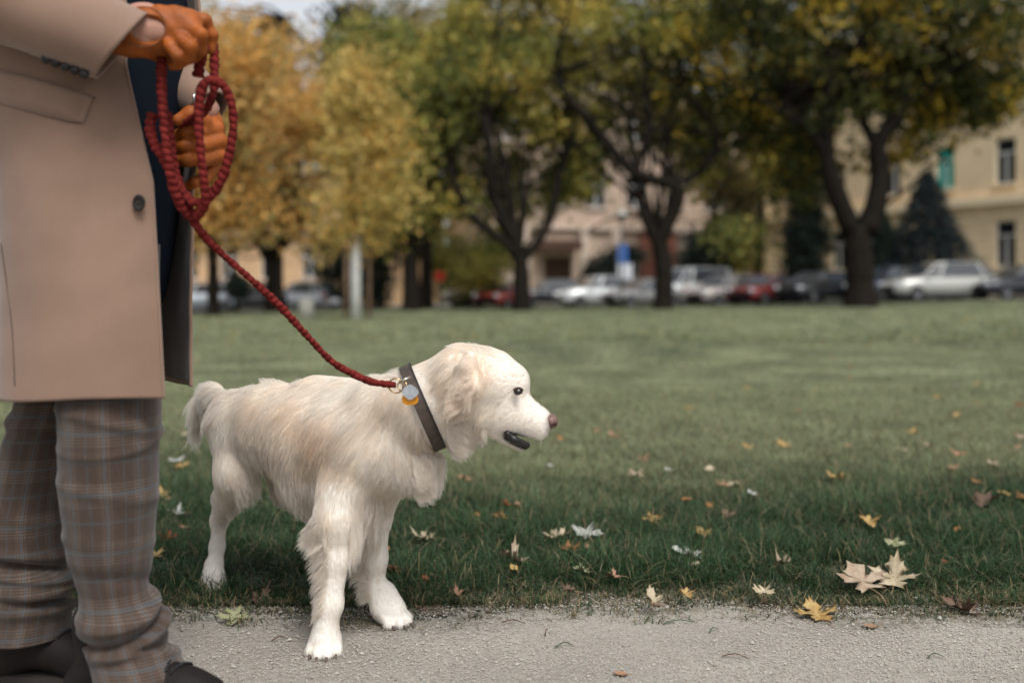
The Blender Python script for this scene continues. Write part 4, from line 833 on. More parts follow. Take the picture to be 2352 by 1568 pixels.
make_feather(4200, 59, lambda v, cx, cy: (cx < 215) & (cy > 300) & (cy < 530) & (v[:, 1] > 2.53), lambda cx, cy: .058+0*cx, vec(-.5, .1, -.7), .35, tint=.0, clump_n=12)
make_feather(3400, 61, lambda v, cx, cy: (cx > 1205) & (cx < 1300) & (cy > 180) & (cy < 400) & (v[:, 1] < 2.0), lambda cx, cy: .036+.022*sstep(250, 380, cy), vec(-.45, -.35, -.5), 2.1, tint=.42, clump_n=12, rad=.0004)  # ear curls: tan raised to put the fold's shadow into the colour
# tufts standing up on the crown, ear root, withers and croup
for sd_, (x0, x1, y1) in enumerate(((1190, 1290, 185), (1290, 1400, 190), (840, 985, 285), (380, 560, 320), (250, 350, 350))):
    make_feather(420 if sd_ < 2 else 420, 80+sd_, lambda v, cx, cy: (cx > x0) & (cx < x1) & (cy < y1) & (v[:, 2] > .45), lambda cx, cy: (.016 if sd_ < 2 else .022)+0*cx, vec(-.6 if sd_ > 1 else -.45, 0, .8), .5, name='tuft', clump_n=5, tint=.1, spread=.6, rad=.0003)
# whiskers
wr = np.random.default_rng(9); WK = []
for k in range(10):
    s_ = -1 if k % 2 else 1; a_ = K(wr.uniform(1540, 1600), wr.uniform(490, 540), HD)+[0, s_*.024, 0]; L_ = wr.uniform(.010, .016); WK.append([a_+np.array([-.25*t_+.5*t_*(k % 3 == 0), s_*.35*t_, -.75*t_-.35*t_*t_])*L_ for t_ in np.linspace(0, 1, 5)])
mbw = MB()
for q_ in WK: mbw.tube(np.array(q_), np.linspace(.00016, .00006, 5), 5)
mbw.build('whiskers', mat('whisker', (.6, .57, .52, 1), .5), dog)
# ---------------------------------------------------------------- face parts
m_nose = mat('nose_leather', (.20, .115, .095, 1), .45, noise=(120, .6), bump=(500, .4, .002))
def nose_sdf(Q):
    d = sd_ell(Q, K(1630,470,HD), (KR(27,HD), .020, KR(30,HD))); d = smin(d, sd_ell(Q, K(1612,455,HD), (KR(26,HD), .016, KR(18,HD))), .006)
    for s in (-1, 1): d = np.maximum(d, -sd_ell(Q, K(1638,482,HD)+np.array([.0, s*.014, 0]), (KR(12,HD), .006, KR(9,HD))))
    return d
g2 = sdf_grid(nose_sdf, K(1590,520,HD)-.03, K(1660,420,HD)+.03, .0016); Vn, Qn = grid_mesh(g2); mesh_np('nose', Vn, Qn, m_nose, dog)
m_eye = mat('eye_dark', (.018, .012, .010, 1), .06, coat=1, spec=.6)
m_lid = mat('eyelid', (.03, .02, .018, 1), .5); m_brow = mat('brow_fold', (.085, .055, .042, 1), .8)
for s in (-1, 1):
    ec = K(1484,327,HD)+np.array([0, s*.0555, 0])
    e = MB().ell(ec, (.0072, .0070, .0063)).build('eye', m_eye, dog)
    th = np.linspace(0, 2*np.pi, 25); ring = ec+np.stack([np.cos(th)*.0080, np.full(25, s*.0036), np.sin(th)*.0060+.001*np.cos(th)], 1)
    MB().tube(ring, .0016, 8, caps=False).build('eyelid', m_lid, e)
    up_ = ec+np.stack([np.cos(th[:13])*.0092, np.full(13, s*.0040), np.sin(th[:13])*.0055+.0018], 1); MB().tube(up_, np.full(13, .0020), 8).build('eyelid', m_brow, e)
m_lip = mat('dark_lip', (.012, .011, .012, 1), .25, coat=.5, noise=(90, .5), bump=(150, .6, .004))
def lip_sdf(Q):
    d = sd_cone(Q, K(1438,522,HD-.030), K(1470,552,HD-.028), KR(16,HD), KR(14,HD))
    d = smin(d, sd_cone(Q, K(1470,550,HD-.029), K(1524,572,HD-.012), KR(16,HD), KR(11,HD)), .006)
    d = smin(d, sd_cone(Q, K(1522,572,HD-.012), K(1526,570,HD+.012), KR(10,HD), KR(10,HD)), .006)
    e = sd_cone(Q, K(1438,522,HD+.030), K(1518,580,HD+.012), KR(17,HD), KR(12,HD)); return np.minimum(d, e)
g3 = sdf_grid(lip_sdf, K(1400,620,HD)-.06, K(1560,480,HD)+.06, .002); Vn, Qn = grid_mesh(g3); mesh_np('lips', Vn, Qn, m_lip, dog)
m_claw = mat('claw', (.10, .07, .06, 1), .4)
for c, yaw, s in PAWS:
    for x, y in ((.020, -.0290), (.037, -.0108), (.037, .0108), (.020, .0290)):
        a = np.array([[x+.009, y, .012], [x+.017, y, .009], [x+.022, y, .002]])*s
        R = np.array([[math.cos(yaw), -math.sin(yaw), 0], [math.sin(yaw), math.cos(yaw), 0], [0, 0, 1]])
        MB().tube(a@R.T+c, [.0034*s, .0028*s, .0008], 8).build('claw', m_claw, dog)
# ---------------------------------------------------------------- collar
m_col = mat('collar_leather', rgb(72, 62, 55), .55, noise=(60, .35), bump=(300, .3, .003))
m_edge = mat('collar_edge', (.012, .012, .013, 1), .5)
m_gold = mat('ring_brass', (.55, .36, .18, 1), .25, metal=1)
m_steel = mat('tag_steel', (.50, .53, .56, 1), .45, metal=.6, noise=(80, .25))
m_ytag = mat('tag_yellow', rgb(226, 150, 40), .35, noise=(50, .2))
nth = 72; ths = np.linspace(0, 2*np.pi, nth, endpoint=False); RR = []
for th in ths:
    d_ = math.cos(th)*up_c+math.sin(th)*side_c; tt = np.linspace(.02, .2, 120); v_ = interp_grid(gd, cc+tt[:, None]*d_); k_ = np.argmax(v_ > 0); RR.append(tt[k_])
RR = np.array(RR); RR = np.array([np.median(np.take(RR, range(i-3, i+4), mode='wrap')) for i in range(nth)]); RR = np.array([np.mean(np.take(RR, range(i-3, i+4), mode='wrap')) for i in range(nth)])
def collar_band(w_, off, thick, z0=0):
    prof = [(-w_/2, off), (-w_/2, off+thick), (w_/2, off+thick), (w_/2, off)]; Vc = []
    for th, r_ in zip(ths, RR):
        d_ = math.cos(th)*up_c+math.sin(th)*side_c
        for a_, o_ in prof: Vc.append(cc+d_*(r_+o_)+ax_c*(a_+z0))
    Qc = [[i*4+j, i*4+(j+1) % 4, ((i+1) % nth)*4+(j+1) % 4, ((i+1) % nth)*4+j] for i in range(nth) for j in range(4)]
    return np.array(Vc), np.array(Qc)
Vc, Qc = collar_band(.024, .006, .0035); collar = mesh_np('collar', Vc, Qc, m_col, dog, smooth=False)
Vc, Qc = collar_band(.0028, .0085, .0028, .0128); mesh_np('collar_edge', Vc, Qc, m_edge, collar, smooth=False)
def ringm(c, r, n_, t, name, par, m=m_gold):
    n_ = np.array(n_, float); n_ /= np.linalg.norm(n_); a = np.cross(n_, [.1, .2, 1]); a /= np.linalg.norm(a); b = np.cross(n_, a)
    th = np.linspace(0, 2*np.pi, 33); return MB().tube(np.array(c)+r*(np.cos(th)[:, None]*a+np.sin(th)[:, None]*b), t, 8, caps=False).build(name, m, par)
ringm(K(955,316,1.985), KR(32,2), (.15, 1, .2), .0016, 'ring', collar)
ringm(K(982,316,1.975), KR(22,2), (.5, 1, -.2), .0015, 'ring', collar)
MB().tube([K(972,303,1.972), K(990,290,1.968), K(1018,278,1.975)], .0024, 8).build('buckle_bar', mat('buckle_nickel', (.6, .55, .45, 1), .3, metal=1), collar)
def tagm(cx, cy, d, r, lobes, name, m, rot=0):
    th = np.linspace(0, 2*np.pi, 48, endpoint=False); rr = r*(1+.07*np.cos(lobes*th+rot)); c = K(cx, cy, d)
    a = np.stack([np.cos(th)*rr*1.12, -.12*np.cos(th)*rr, np.sin(th)*rr], 1); V_ = np.vstack([c+a+[0, -.0011, 0], c+a+[0, .0011, 0]]); n_ = 48
    Q_ = np.array([[i, (i+1) % n_, n_+(i+1) % n_, n_+i] for i in range(n_)])
    me = mesh_np(name, V_, [Q_, np.arange(n_)[None, ::-1], np.arange(n_, 2*n_)[None]], m, collar, smooth=False); return me
tagm(1016, 370, 1.968, KR(31,2), 3, 'tag', m_ytag, 1.2)
tagm(1017, 343, 1.960, KR(30,2), 4, 'tag', m_steel)
# ================================================================ PERSON
m_wool = mat('coat_wool', (.238,.152,.110,1), .95, noise=(5,.20), bump=(420,.35,.002), sheen=.25, spec=.15); m_lining = mat('coat_lining', (.055,.033,.024,1), .85, bump=(300,.3,.002), sheen=.15)
m_navy = mat('navy_jacket', (.006,.009,.015,1), .95, bump=(400,.3,.002), spec=.08); m_glove = mat('glove_leather', (.30,.075,.008,1), .6, noise=(30,.35), bump=(75,.35,.006), coat=.0)
m_skinp = mat('skin', (.38,.20,.145,1), .55, noise=(40,.12), bump=(160,.3,.002)); m_btn = mat('horn_button', (.018,.014,.012,1), .25, noise=(60,.5))
m_boot = mat('boot_leather', (.007,.004,.003,1), .7, noise=(18,.4), bump=(90,.4,.003)); m_sole = mat('boot_sole', (.02,.015,.012,1), .8); m_lace = mat('boot_lace', (.012,.012,.014,1), .8)
person = thing('person', 'person in a long beige wool coat, checked trousers and orange leather gloves holding the leash', 'person', (-.78, 1.9, 0))
# --- checked cloth, woven from uv (u = metres around, v = metres along)
def plaid():
    m = bpy.data.materials.new('checked_wool'); m.use_nodes = True; N, L = m.node_tree.nodes, m.node_tree.links; b = N['Principled BSDF']; b.inputs['Roughness'].default_value = .95; b.inputs['Specular IOR Level'].default_value = .15; b.inputs['Sheen Weight'].default_value = .15
    uv = N.new('ShaderNodeUVMap'); uv.uv_map = 'uv'; sp = N.new('ShaderNodeSeparateXYZ'); L.new(uv.outputs[0], sp.inputs[0])
    def M(op, a, b_=None, c=None):
        n = N.new('ShaderNodeMath'); n.operation = op
        for k, v in enumerate((a, b_, c)):
            if v is None: continue
            if isinstance(v, (int, float)): n.inputs[k].default_value = v
            else: L.new(v, n.inputs[k])
        return n.outputs[0]
    def band(ax, per, lo, hi): f = M('FRACT', M('DIVIDE', ax, per)); return M('MULTIPLY', M('GREATER_THAN', f, lo), M('LESS_THAN', f, hi))
    U, Vv = sp.outputs[0], sp.outputs[1]
    fineu = M('GREATER_THAN', M('FRACT', M('DIVIDE', U, .0050)), .5); finev = M('GREATER_THAN', M('FRACT', M('DIVIDE', Vv, .0056)), .5)
    bu = band(U, .062, .0, .38); bv = band(Vv, .105, .0, .42); blu = band(U, .062, .16, .225); blv = band(Vv, .105, .18, .235); bl2 = band(Vv, .105, .66, .70); bl3 = band(U, .062, .70, .74)
    chk = M('MAXIMUM', M('MULTIPLY', bu, fineu), M('MULTIPLY', bv, finev)); both = M('MULTIPLY', M('MULTIPLY', bu, bv), M('MULTIPLY', fineu, finev))
    def mix(f, a, b_):
        n = N.new('ShaderNodeMix'); n.data_type = 'RGBA'
        L.new(f, n.inputs[0]) if not isinstance(f, float) else setattr(n.inputs[0], 'default_value', f)
        for k, v in (('A', a), ('B', b_)):
            if isinstance(v, tuple): n.inputs[k].default_value = v
            else: L.new(v, n.inputs[k])
        return n.outputs['Result']
    ns = N.new('ShaderNodeTexNoise'); ns.inputs['Scale'].default_value = 60; sc = N.new('ShaderNodeMapping'); sc.inputs['Scale'].default_value = (6, .8, 1); L.new(uv.outputs[0], sc.inputs[0]); L.new(sc.outputs[0], ns.inputs['Vector'])
    base = mix(ns.outputs['Fac'], (.036,.025,.019,1), (.066,.046,.036,1)); c = mix(M('MULTIPLY', chk, .34), base, (.125,.095,.077,1)); c = mix(M('MULTIPLY', both, .5), c, (.17,.135,.11,1))
    bl = M('MAXIMUM', M('MAXIMUM', blu, blv), M('MULTIPLY', M('MAXIMUM', bl2, bl3), .85)); c = mix(M('MULTIPLY', bl, .30), c, (.055,.095,.125,1)); L.new(c, b.inputs['Base Color'])
    u = N.new('ShaderNodeBump'); u.inputs['Strength'].default_value = .25; u.inputs['Distance'].default_value = .001; L.new(chk, u.inputs['Height']); L.new(u.outputs[0], b.inputs['Normal']); return m
m_plaid = plaid()
NEAR_LEG = [(250,560,112,1.84),(250,800,112,1.82),(252,930,112,1.80),(249,1091,109,1.80),(252,1180,102,1.80),(254,1274,92,1.80),(264,1350,77,1.80),(272,1385,82,1.80),(282,1415,94,1.80),(283,1440,97,1.80),(296,1475,92,1.80),(318,1532,100,1.79),(328,1566,104,1.79)]
FAR_LEG = [(190,560,110,1.98),(150,800,100,1.97),(118,930,82,1.95),(92,1010,82,1.94),(74,1100,84,1.94),(62,1200,88,1.93),(72,1290,84,1.93),(76,1330,92,1.92),(72,1370,86,1.92),(66,1420,88,1.92),(60,1455,92,1.92)]
def leg(C_, creases, seed, nz=260, nt=140):
    q = spline([[*P(x, y, d), r_/F*d] for x, y, r_, d in C_], nz); pts, R0 = q[:, :3], q[:, 3]; th = np.linspace(0, 2*np.pi, nt); s = np.concatenate([[0], np.cumsum(np.linalg.norm(np.diff(pts, axis=0), axis=1))]); V_ = np.zeros((nz, nt, 3)); U_ = np.zeros((nz, nt, 2))
    py = HY-(pts[:, 2]-CAMZ)/pts[:, 1]*F
    for i in range(nz):
        r_ = R0[i]*(1+.0*th); c0 = 1+.035*np.cos(2*(th-1.2))     # a pressed front crease
        for (yc, amp, sg, slope, th0) in creases: r_ = r_+amp*np.exp(-((py[i]-yc-slope*np.sin(th-th0))/sg)**2)*(.65+.35*np.cos(th-th0))
        X_ = np.stack([np.cos(th), np.sin(th)*1.02, 0*th], 1)
        pn = pts[i]+X_*(r_*c0)[:, None]; r_ = r_+.0035*vnoise(pn, 16, seed)+.0012*vnoise(pn, 50, seed+1); V_[i] = pts[i]+X_*(r_*c0)[:, None]; U_[i, :, 0] = th/6.283*.56+.01*vnoise(pn, 6, 3); U_[i, :, 1] = s[i]
    i, j = np.meshgrid(np.arange(nz-1), np.arange(nt-1), indexing='ij'); i = i.ravel(); j = j.ravel()
    return V_.reshape(-1, 3), np.stack([i*nt+j, (i+1)*nt+j, (i+1)*nt+j+1, i*nt+j+1], 1)[:, ::-1], U_.reshape(-1, 2)
mb = MB(); fr = -1.2
a = leg(NEAR_LEG, [(960,.006,14,30,fr),(1010,.005,10,-24,0),(1120,.004,16,26,fr),(1238,.004,14,-18,2.6),(1322,-.005,16,20,-.4),(1392,.013,12,-26,-.2),(1424,-.016,9,-34,-.3),(1447,.012,12,-30,-.5),(1483,-.009,10,20,.3),(1502,.006,10,26,.3)], 61); mb.add(a[0], a[1], U=a[2])
a = leg(FAR_LEG, [(948,.010,16,20,3),(1000,-.006,14,20,0),(1180,.005,14,22,-1),(1262,.010,12,14,-1),(1288,-.020,9,22,-.8),(1316,.016,12,18,-.6),(1344,.014,10,-10,-.3),(1368,-.018,8,14,-.5),(1392,.010,12,8,0)], 71); mb.add(a[0], a[1], U=a[2])
trousers = mb.build('trousers', m_plaid, person, uv=True)
# seam line down the near leg
def leg_pt(C_, py, th, off):
    q = spline([[*P(x, y, d), r_/F*d] for x, y, r_, d in C_], 200); y_ = HY-(q[:, 2]-CAMZ)/q[:, 1]*F; i = int(np.argmin(abs(y_-py))); r_ = q[i, 3]+off; return q[i, :3]+np.array([math.cos(th), 1.02*math.sin(th), 0])*r_
# --- body: one continuous figure beneath the clothes
HIP = np.array([-.80, 1.92, .92])
def body_sdf(Q):
    n_ = [P(*c_[:2], c_[3]) for c_ in NEAR_LEG]; f_ = [P(*c_[:2], c_[3]) for c_ in FAR_LEG]
    d = sd_ell(Q, HIP, (.125, .165, .13)); d = smin(d, sd_ell(Q, HIP+[.01, 0, .25], (.115, .155, .20)), .08); d = smin(d, sd_ell(Q, HIP+[.0, 0, .44], (.12, .19, .13)), .08)
    for L_ in (n_, f_):
        k = np.array(L_[4]); an = np.array(L_[-1]); an[2] = .09; sh_ = np.array(L_[7]); h_ = HIP+[0, -.08 if L_ is n_ else .08, -.02]
        d = smin(d, sd_cone(Q, h_, k, .085, .055), .04); d = smin(d, sd_cone(Q, k, sh_, .046, .034), .03); d = smin(d, sd_cone(Q, sh_, an, .034, .028), .02); d = smin(d, sd_cone(Q, an, an+[.09, -.02, -.045], .022, .012), .02)
    for s, el, wr in ((-1, np.array([-1.04, 1.66, 1.36]), P(318, 72, 1.70)), (1, np.array([-.90, 2.16, 1.22]), P(468, 250, 1.93))):
        sh = HIP+[0, s*.185, .50]; d = smin(d, sd_cone(Q, sh, el, .055, .042), .05); d = smin(d, sd_cone(Q, el, wr, .042, .030), .02)
    d = smin(d, sd_cone(Q, P(318, 72, 1.70), P(385, 75, 1.70), .0285, .030), .02)
    d = smin(d, sd_cone(Q, HIP+[.01, 0, .52], HIP+[.03, 0, .64], .058, .052), .04)      # neck
    d = smin(d, sd_ell(Q, HIP+[.05, 0, .76], (.098, .075, .118)), .03); d = smin(d, sd_ell(Q, HIP+[.085, 0, .70], (.055, .052, .06)), .03)
    d = smin(d, sd_cone(Q, HIP+[.145, 0, .775], HIP+[.168, 0, .745], .009, .014), .012)  # nose
    for s in (-1, 1): d = smin(d, sd_ell(Q, HIP+[.035, s*.077, .755], (.017, .008, .028)), .006)
    return d
gb_ = sdf_grid(body_sdf, (-1.22, 1.55, -.01), (-.40, 2.35, 1.86), .0105); Vb, Qb = grid_mesh(gb_); mesh_np('body', Vb, Qb, m_skinp, person)
gh_ = sdf_grid(lambda Q: np.maximum(sd_ell(Q, HIP+[.038, 0, .785], (.108, .086, .115)), (Q[:, 0]-HIP[0]-.10)+(HIP[2]+.80-Q[:, 2])*.8), (-1.0, 1.78, 1.5), (-.6, 2.08, 1.9), .008); Vb, Qb = grid_mesh(gh_); mesh_np('hair', Vb, Qb, mat('dark_hair', (.03,.02,.014,1), .6), person)
gj_ = sdf_grid(lambda Q: smin(smin(sd_ell(Q, HIP+[.03, .02, .30], (.135, .165, .34)), sd_ell(Q, HIP+[.02, .0, -.05], (.118, .145, .24)), .1), sd_ell(Q, HIP+[.0, 0, .46], (.12, .20, .12)), .05), (-1.05, 1.65, .6), (-.55, 2.2, 1.55), .009); Vb, Qb = grid_mesh(gj_); mesh_np('jacket', Vb, Qb, m_navy, person)
# --- coat: plan outline from the near front edge round the back to the far front edge
PL = {.40: [(-.598,1.735),(-.70,1.698),(-.82,1.695),(-.93,1.76),(-1.02,1.95),(-1.03,2.1),(-.93,2.2),(-.79,2.16),(-.68,2.04),(-.612,1.90)],
      .95: [(-.630,1.742),(-.71,1.712),(-.82,1.71),(-.92,1.77),(-.99,1.92),(-.99,2.04),(-.92,2.12),(-.80,2.11),(-.69,2.03),(-.615,1.925)],
      1.16: [(-.682,1.765),(-.73,1.725),(-.82,1.72),(-.94,1.765),(-1.0,1.89),(-.99,2.02),(-.90,2.09),(-.80,2.09),(-.70,2.04),(-.605,1.955)],
      1.36: [(-.70,1.80),(-.75,1.745),(-.82,1.72),(-.93,1.765),(-.985,1.88),(-.95,2.0),(-.90,2.09),(-.81,2.12),(-.72,2.07),(-.622,1.975)],
      1.47: [(-.74,1.87),(-.77,1.82),(-.82,1.79),(-.87,1.81),(-.90,1.88),(-.90,1.98),(-.87,2.04),(-.82,2.05),(-.74,2.02),(-.65,1.97)]}
ZK = sorted(PL); NU, NZ = 420, 170; SPL = {z: spline([(x, y, 0) for x, y in PL[z]], NU)[:, :2] for z in ZK}
def coat_grid(off=0.0, z0=None):
    zs = np.linspace(0, 1, NZ); V_ = np.zeros((NZ, NU, 3)); u = np.linspace(0, 1, NU)
    for i, s in enumerate(zs):
        z = .572+(1.47-.572)*s; zt = np.clip(z, ZK[0], ZK[-1]); k = max(0, min(len(ZK)-2, int(np.searchsorted(ZK, zt)-1))); t = (zt-ZK[k])/(ZK[k+1]-ZK[k]); t = t if k != 0 else t
        xy = SPL[ZK[k]]*(1-t)+SPL[ZK[k+1]]*t; T_ = np.gradient(xy, axis=0); Nn = np.stack([T_[:, 1], -T_[:, 0]], 1); Nn /= np.linalg.norm(Nn, axis=1)[:, None]; c_ = xy-xy.mean(0); Nn *= np.sign((Nn*c_).sum(1).mean())
        q3 = np.stack([xy[:, 0], xy[:, 1], np.full(NU, z)], 1); f = .013*vnoise(q3*[1, 1, .30], 11, 81)+.003*vnoise(q3*[1, 1, .6], 30, 82)
        f = f*(1-.3*s)+.012*np.exp(-((u-.40)/.02)**2)*(1-s)*0; xy = xy+Nn*(f+off)[:, None]; V_[i] = np.stack([xy[:, 0], xy[:, 1], np.full(NU, z)+.004*np.sin(u*20)*(1-s)], 1)
    return V_
Gc = coat_grid(); Gi = coat_grid(-.0045)
i, j = np.meshgrid(np.arange(NZ-1), np.arange(NU-1), indexing='ij'); i = i.ravel(); j = j.ravel(); q = np.stack([i*NU+j, i*NU+j+1, (i+1)*NU+j+1, (i+1)*NU+j], 1); M_ = NZ*NU
rim = [[k, M_+k, M_+k+1, k+1] for k in range(NU-1)]+[[a*NU, (a+1)*NU, M_+(a+1)*NU, M_+a*NU] for a in range(NZ-1)]+[[a*NU+NU-1, M_+a*NU+NU-1, M_+(a+1)*NU+NU-1, (a+1)*NU+NU-1] for a in range(NZ-1)]
coat = mesh_np('coat', np.vstack([Gc.reshape(-1, 3), Gi.reshape(-1, 3)]), np.concatenate([q, q[:, ::-1]+M_, np.array(rim)]), m_wool, person)
Gl = coat_grid(-.0062)[2:, 4:-4]; nz_, nu_ = Gl.shape[:2]; i, j = np.meshgrid(np.arange(nz_-1), np.arange(nu_-1), indexing='ij'); i = i.ravel(); j = j.ravel()
mesh_np('lining', Gl.reshape(-1, 3), np.stack([i*nu_+j, (i+1)*nu_+j, (i+1)*nu_+j+1, i*nu_+j+1], 1), m_lining, coat)
def coat_at(px, py, off=.004):
    """point on the near coat panel under picture position, found on the coat grid"""
    X_ = Gc[:, :int(NU*.26)].reshape(-1, 3); a_ = CX+X_[:, 0]/X_[:, 1]*F; b_ = HY-(X_[:, 2]-CAMZ)/X_[:, 1]*F; d2 = (a_-px)**2+(b_-py)**2; k = np.argsort(d2)[:4]; d = (X_[k, 1]/(d2[k]+1)).sum()/(1/(d2[k]+1)).sum(); return P(px, py, d-off*1.6)
# rolled edges: near front edge and hem
def edge_roll(col, name):
    pts = Gc[:, col]+[0, 0, 0]; return MB().tube((pts+Gi[:, col])/2, .0045, 8, flat=.8).build(name, m_wool, coat)
edge_roll(0, 'front_edge'); edge_roll(NU-1, 'front_edge')
# stitched line inside the front edge, pocket flap, back vent
def on_coat(pts, r_, name, m, off=.002, par=coat): return MB().tube(spline([coat_at(x, y, off) for x, y in pts], 40), r_, 6).build(name, m, par)
def patch(poly_top, poly_bot, n, rows, thick, name, m, par):
    a_ = spline([(x, y, 0) for x, y in poly_top], n)[:, :2]; b_ = spline([(x, y, 0) for x, y in poly_bot], n)[:, :2]; V_ = []
    for off in (thick, .0005):
        for r_ in np.linspace(0, 1, rows):
            for k in range(n):
                x, y = a_[k]*(1-r_)+b_[k]*r_; e = min(1, 5*min(r_+.15, 1-r_, k/(n-1)+.2, (1-k/(n-1)))); V_.append(coat_at(x, y, .0005+(off-.0005)*max(.25, e)))
    m_ = n*rows; Qf = [[r_*n+k, r_*n+k+1, (r_+1)*n+k+1, (r_+1)*n+k] for r_ in range(rows-1) for k in range(n-1)]; Qf += [[a2+m_ for a2 in f[::-1]] for f in Qf]
    Qf += [[(rows-1)*n+k, (rows-1)*n+k+1, m_+(rows-1)*n+k+1, m_+(rows-1)*n+k] for k in range(n-1)]+[[r_*n+n-1, (r_+1)*n+n-1, m_+(r_+1)*n+n-1, m_+r_*n+n-1] for r_ in range(rows-1)]+[[k+1, k, m_+k, m_+k+1] for k in range(n-1)]
    return mesh_np(name, np.array(V_), np.array(Qf), m, par)
patch([(-40,155),(60,178),(150,202),(214,224)], [(-40,228),(60,254),(150,277),(190,283)], 40, 10, .009, 'pocket_flap', m_wool, coat)
on_coat([(-40,157),(60,180),(150,204),(219,226)], .0012, 'pocket_seam', m_lining, .0005)
on_coat([(2,560),(14,640),(28,760),(34,886)], .0009, 'back_vent_seam', m_lining, .0004)
bc = coat_at(320, 466, .006); mb = MB(); R_ = np.array(Matrix.Rotation(math.pi/2, 3, 'X')@Matrix.Rotation(.0, 3, 'Z'))
th = np.linspace(0, 2*np.pi, 29)[:-1]
for (r0, y0) in ((.0125,-.001),(.0125,.0025),(.0105,.0040),(.0085,.0028),(.0,.0026)): pass
prof = [(.0,.0),(.0122,.0),(.0130,.002),(.0118,.0042),(.0095,.0034),(.0,.0026)]; Vt = np.array([[p_[0]*math.cos(a_)*.88, -p_[1], p_[0]*math.sin(a_)*1.12] for p_ in prof for a_ in th])+bc
mesh_np('button', Vt, np.array([[a_*28+k, a_*28+(k+1) % 28, (a_+1)*28+(k+1) % 28, (a_+1)*28+k] for a_ in range(5) for k in range(28)]), m_btn, coat)
for sx_ in (-1, 1): MB().tube([bc+[sx_*.002, -.0045, -.003], bc+[sx_*.002, -.0050, 0], bc+[sx_*.002, -.0045, .003]], .0006, 6).build('thread', m_lining, coat)
# --- sleeves
def sleeve(C_, name, seed, edge_tilt, yt_=0):
    q = spline([[*P(x, y, d), r_/F*d] for x, y, r_, d in C_], 90); pts, R0 = q[:, :3], q[:, 3]; T_, A_, B_ = frames(pts); nt = 90; th = np.linspace(0, 2*np.pi, nt, endpoint=False); V_ = []
    for lay in (0, 1):
        for i in range(90):
            f = sstep(80, 89, i); c_ = pts[i]+T_[i]*0; ring = np.cos(th)[:, None]*A_[i]+np.sin(th)[:, None]*B_[i]; sh_ = (ring@np.array([0, -yt_, edge_tilt]))*sstep(55, 89, i); p_ = c_+ring*(R0[i]-.004*lay)
            rr = .004*vnoise(p_*[1, 1, 1], 24, seed)+.008*np.sin(i*.22+2*np.cos(th))*(1-sstep(50, 80, i)); V_.append(p_+ring*rr[:, None]*.6+T_[i]*sh_[:, None])
    V_ = np.array(V_).reshape(-1, 3); Qs = [[i*nt+k, i*nt+(k+1) % nt, (i+1)*nt+(k+1) % nt, (i+1)*nt+k] for i in range(89) for k in range(nt)]; n_ = 90*nt
    Qs = np.array(Qs); rim = np.array([[89*nt+k, 89*nt+(k+1) % nt, n_+89*nt+(k+1) % nt, n_+89*nt+k] for k in range(nt)]); return mesh_np(name, V_, np.concatenate([Qs, Qs[:, ::-1]+n_, rim]), m_wool, coat), q
s1, q1 = sleeve([(-20,-300,140,1.86),(-160,-190,125,1.74),(-190,-110,118,1.66),(-90,-50,112,1.66),(0,-10,106,1.665),(130,44,98,1.675),(262,98,93,1.685),(280,105,93,1.686)], 'sleeve', 91, .024, .022)
s2, q2 = sleeve([(180,-300,120,2.16),(170,-100,100,2.20),(190,0,92,2.16),(300,90,76,2.06),(400,170,62,1.99),(452,222,53,1.95),(480,250,50,1.935)], 'sleeve', 93, .004)
for k in range(5):
    x, y = 105+k*22, 138+k*8.5; MB().ell(P(x, y-2, 1.655), (.0085, .0045, .0085)).build('cuff_button', m_btn, s1)
# --- gloves
def hc(x, y, d): return P(x*.3296, y*.3296, d)
def hr(r, d): return r*.3296/F*d
def glove_near(Q):
    D0 = 1.70
    d = sd_cone(Q, hc(560,190,D0+.005), hc(1050,215,D0), hr(118,D0), hr(122,D0)); d = smin(d, sd_ell(Q, hc(1200,200,D0), (hr(215,D0), .030, hr(160,D0))), .03)
    d = smin(d, sd_ell(Q, hc(960,226,D0), (hr(300,D0), .0335, hr(178,D0))), .015)
    fin = [[(1340,125,1.715,54),(1430,150,1.725,44),(1478,250,1.735,40),(1470,350,1.74,34)],
           [(1340,200,1.69,52),(1400,250,1.68,46),(1400,350,1.695,40),(1350,410,1.715,34)],
           [(1270,280,1.675,50),(1330,330,1.668,42),(1320,410,1.685,36),(1270,440,1.71,30)],
           [(1190,330,1.675,48),(1240,400,1.672,40),(1240,450,1.69,34),(1200,465,1.71,28)]]
    for ch in fin:
        f = None
        for a_, b_ in zip(ch[:-1], ch[1:]): s_ = sd_cone(Q, hc(*a_[:3]), hc(*b_[:3]), hr(a_[3], 1.7), hr(b_[3], 1.7)); f = s_ if f is None else smin(f, s_, .006)
        for a_ in ch[1:3]: f = smin(f, np.linalg.norm(Q-hc(*a_[:3])-[0, -.003, .002], axis=1)-hr(a_[3]-1, 1.7), .004)
        d = smin(d, f, .0095)
    th_ = smin(sd_cone(Q, hc(1010,330,1.715), hc(1130,400,1.735), hr(60,1.7), hr(48,1.7)), sd_cone(Q, hc(1130,400,1.735), hc(1250,420,1.745), hr(46,1.7), hr(40,1.7)), .008); d = smin(d, th_, .012)
    d = d+.0011*np.sin(Q[:, 0]*230+Q[:, 2]*160)*np.exp(-((Q[:, 0]-hc(1130,0,D0)[0])/.03)**2)+.0008*vnoise(Q, 110, 5)
    return np.maximum(d, -sd_ell(Q, hc(1000,190,1.647), (hr(150,D0), .0362, hr(130,D0))))
gg = sdf_grid(glove_near, hc(420,560,1.70)-[0, .07, 0], hc(1560,-60,1.70)+[0, .09, 0], .0022); Vb, Qb = grid_mesh(gg); gl1 = mesh_np('glove', Vb, Qb, m_glove, person)
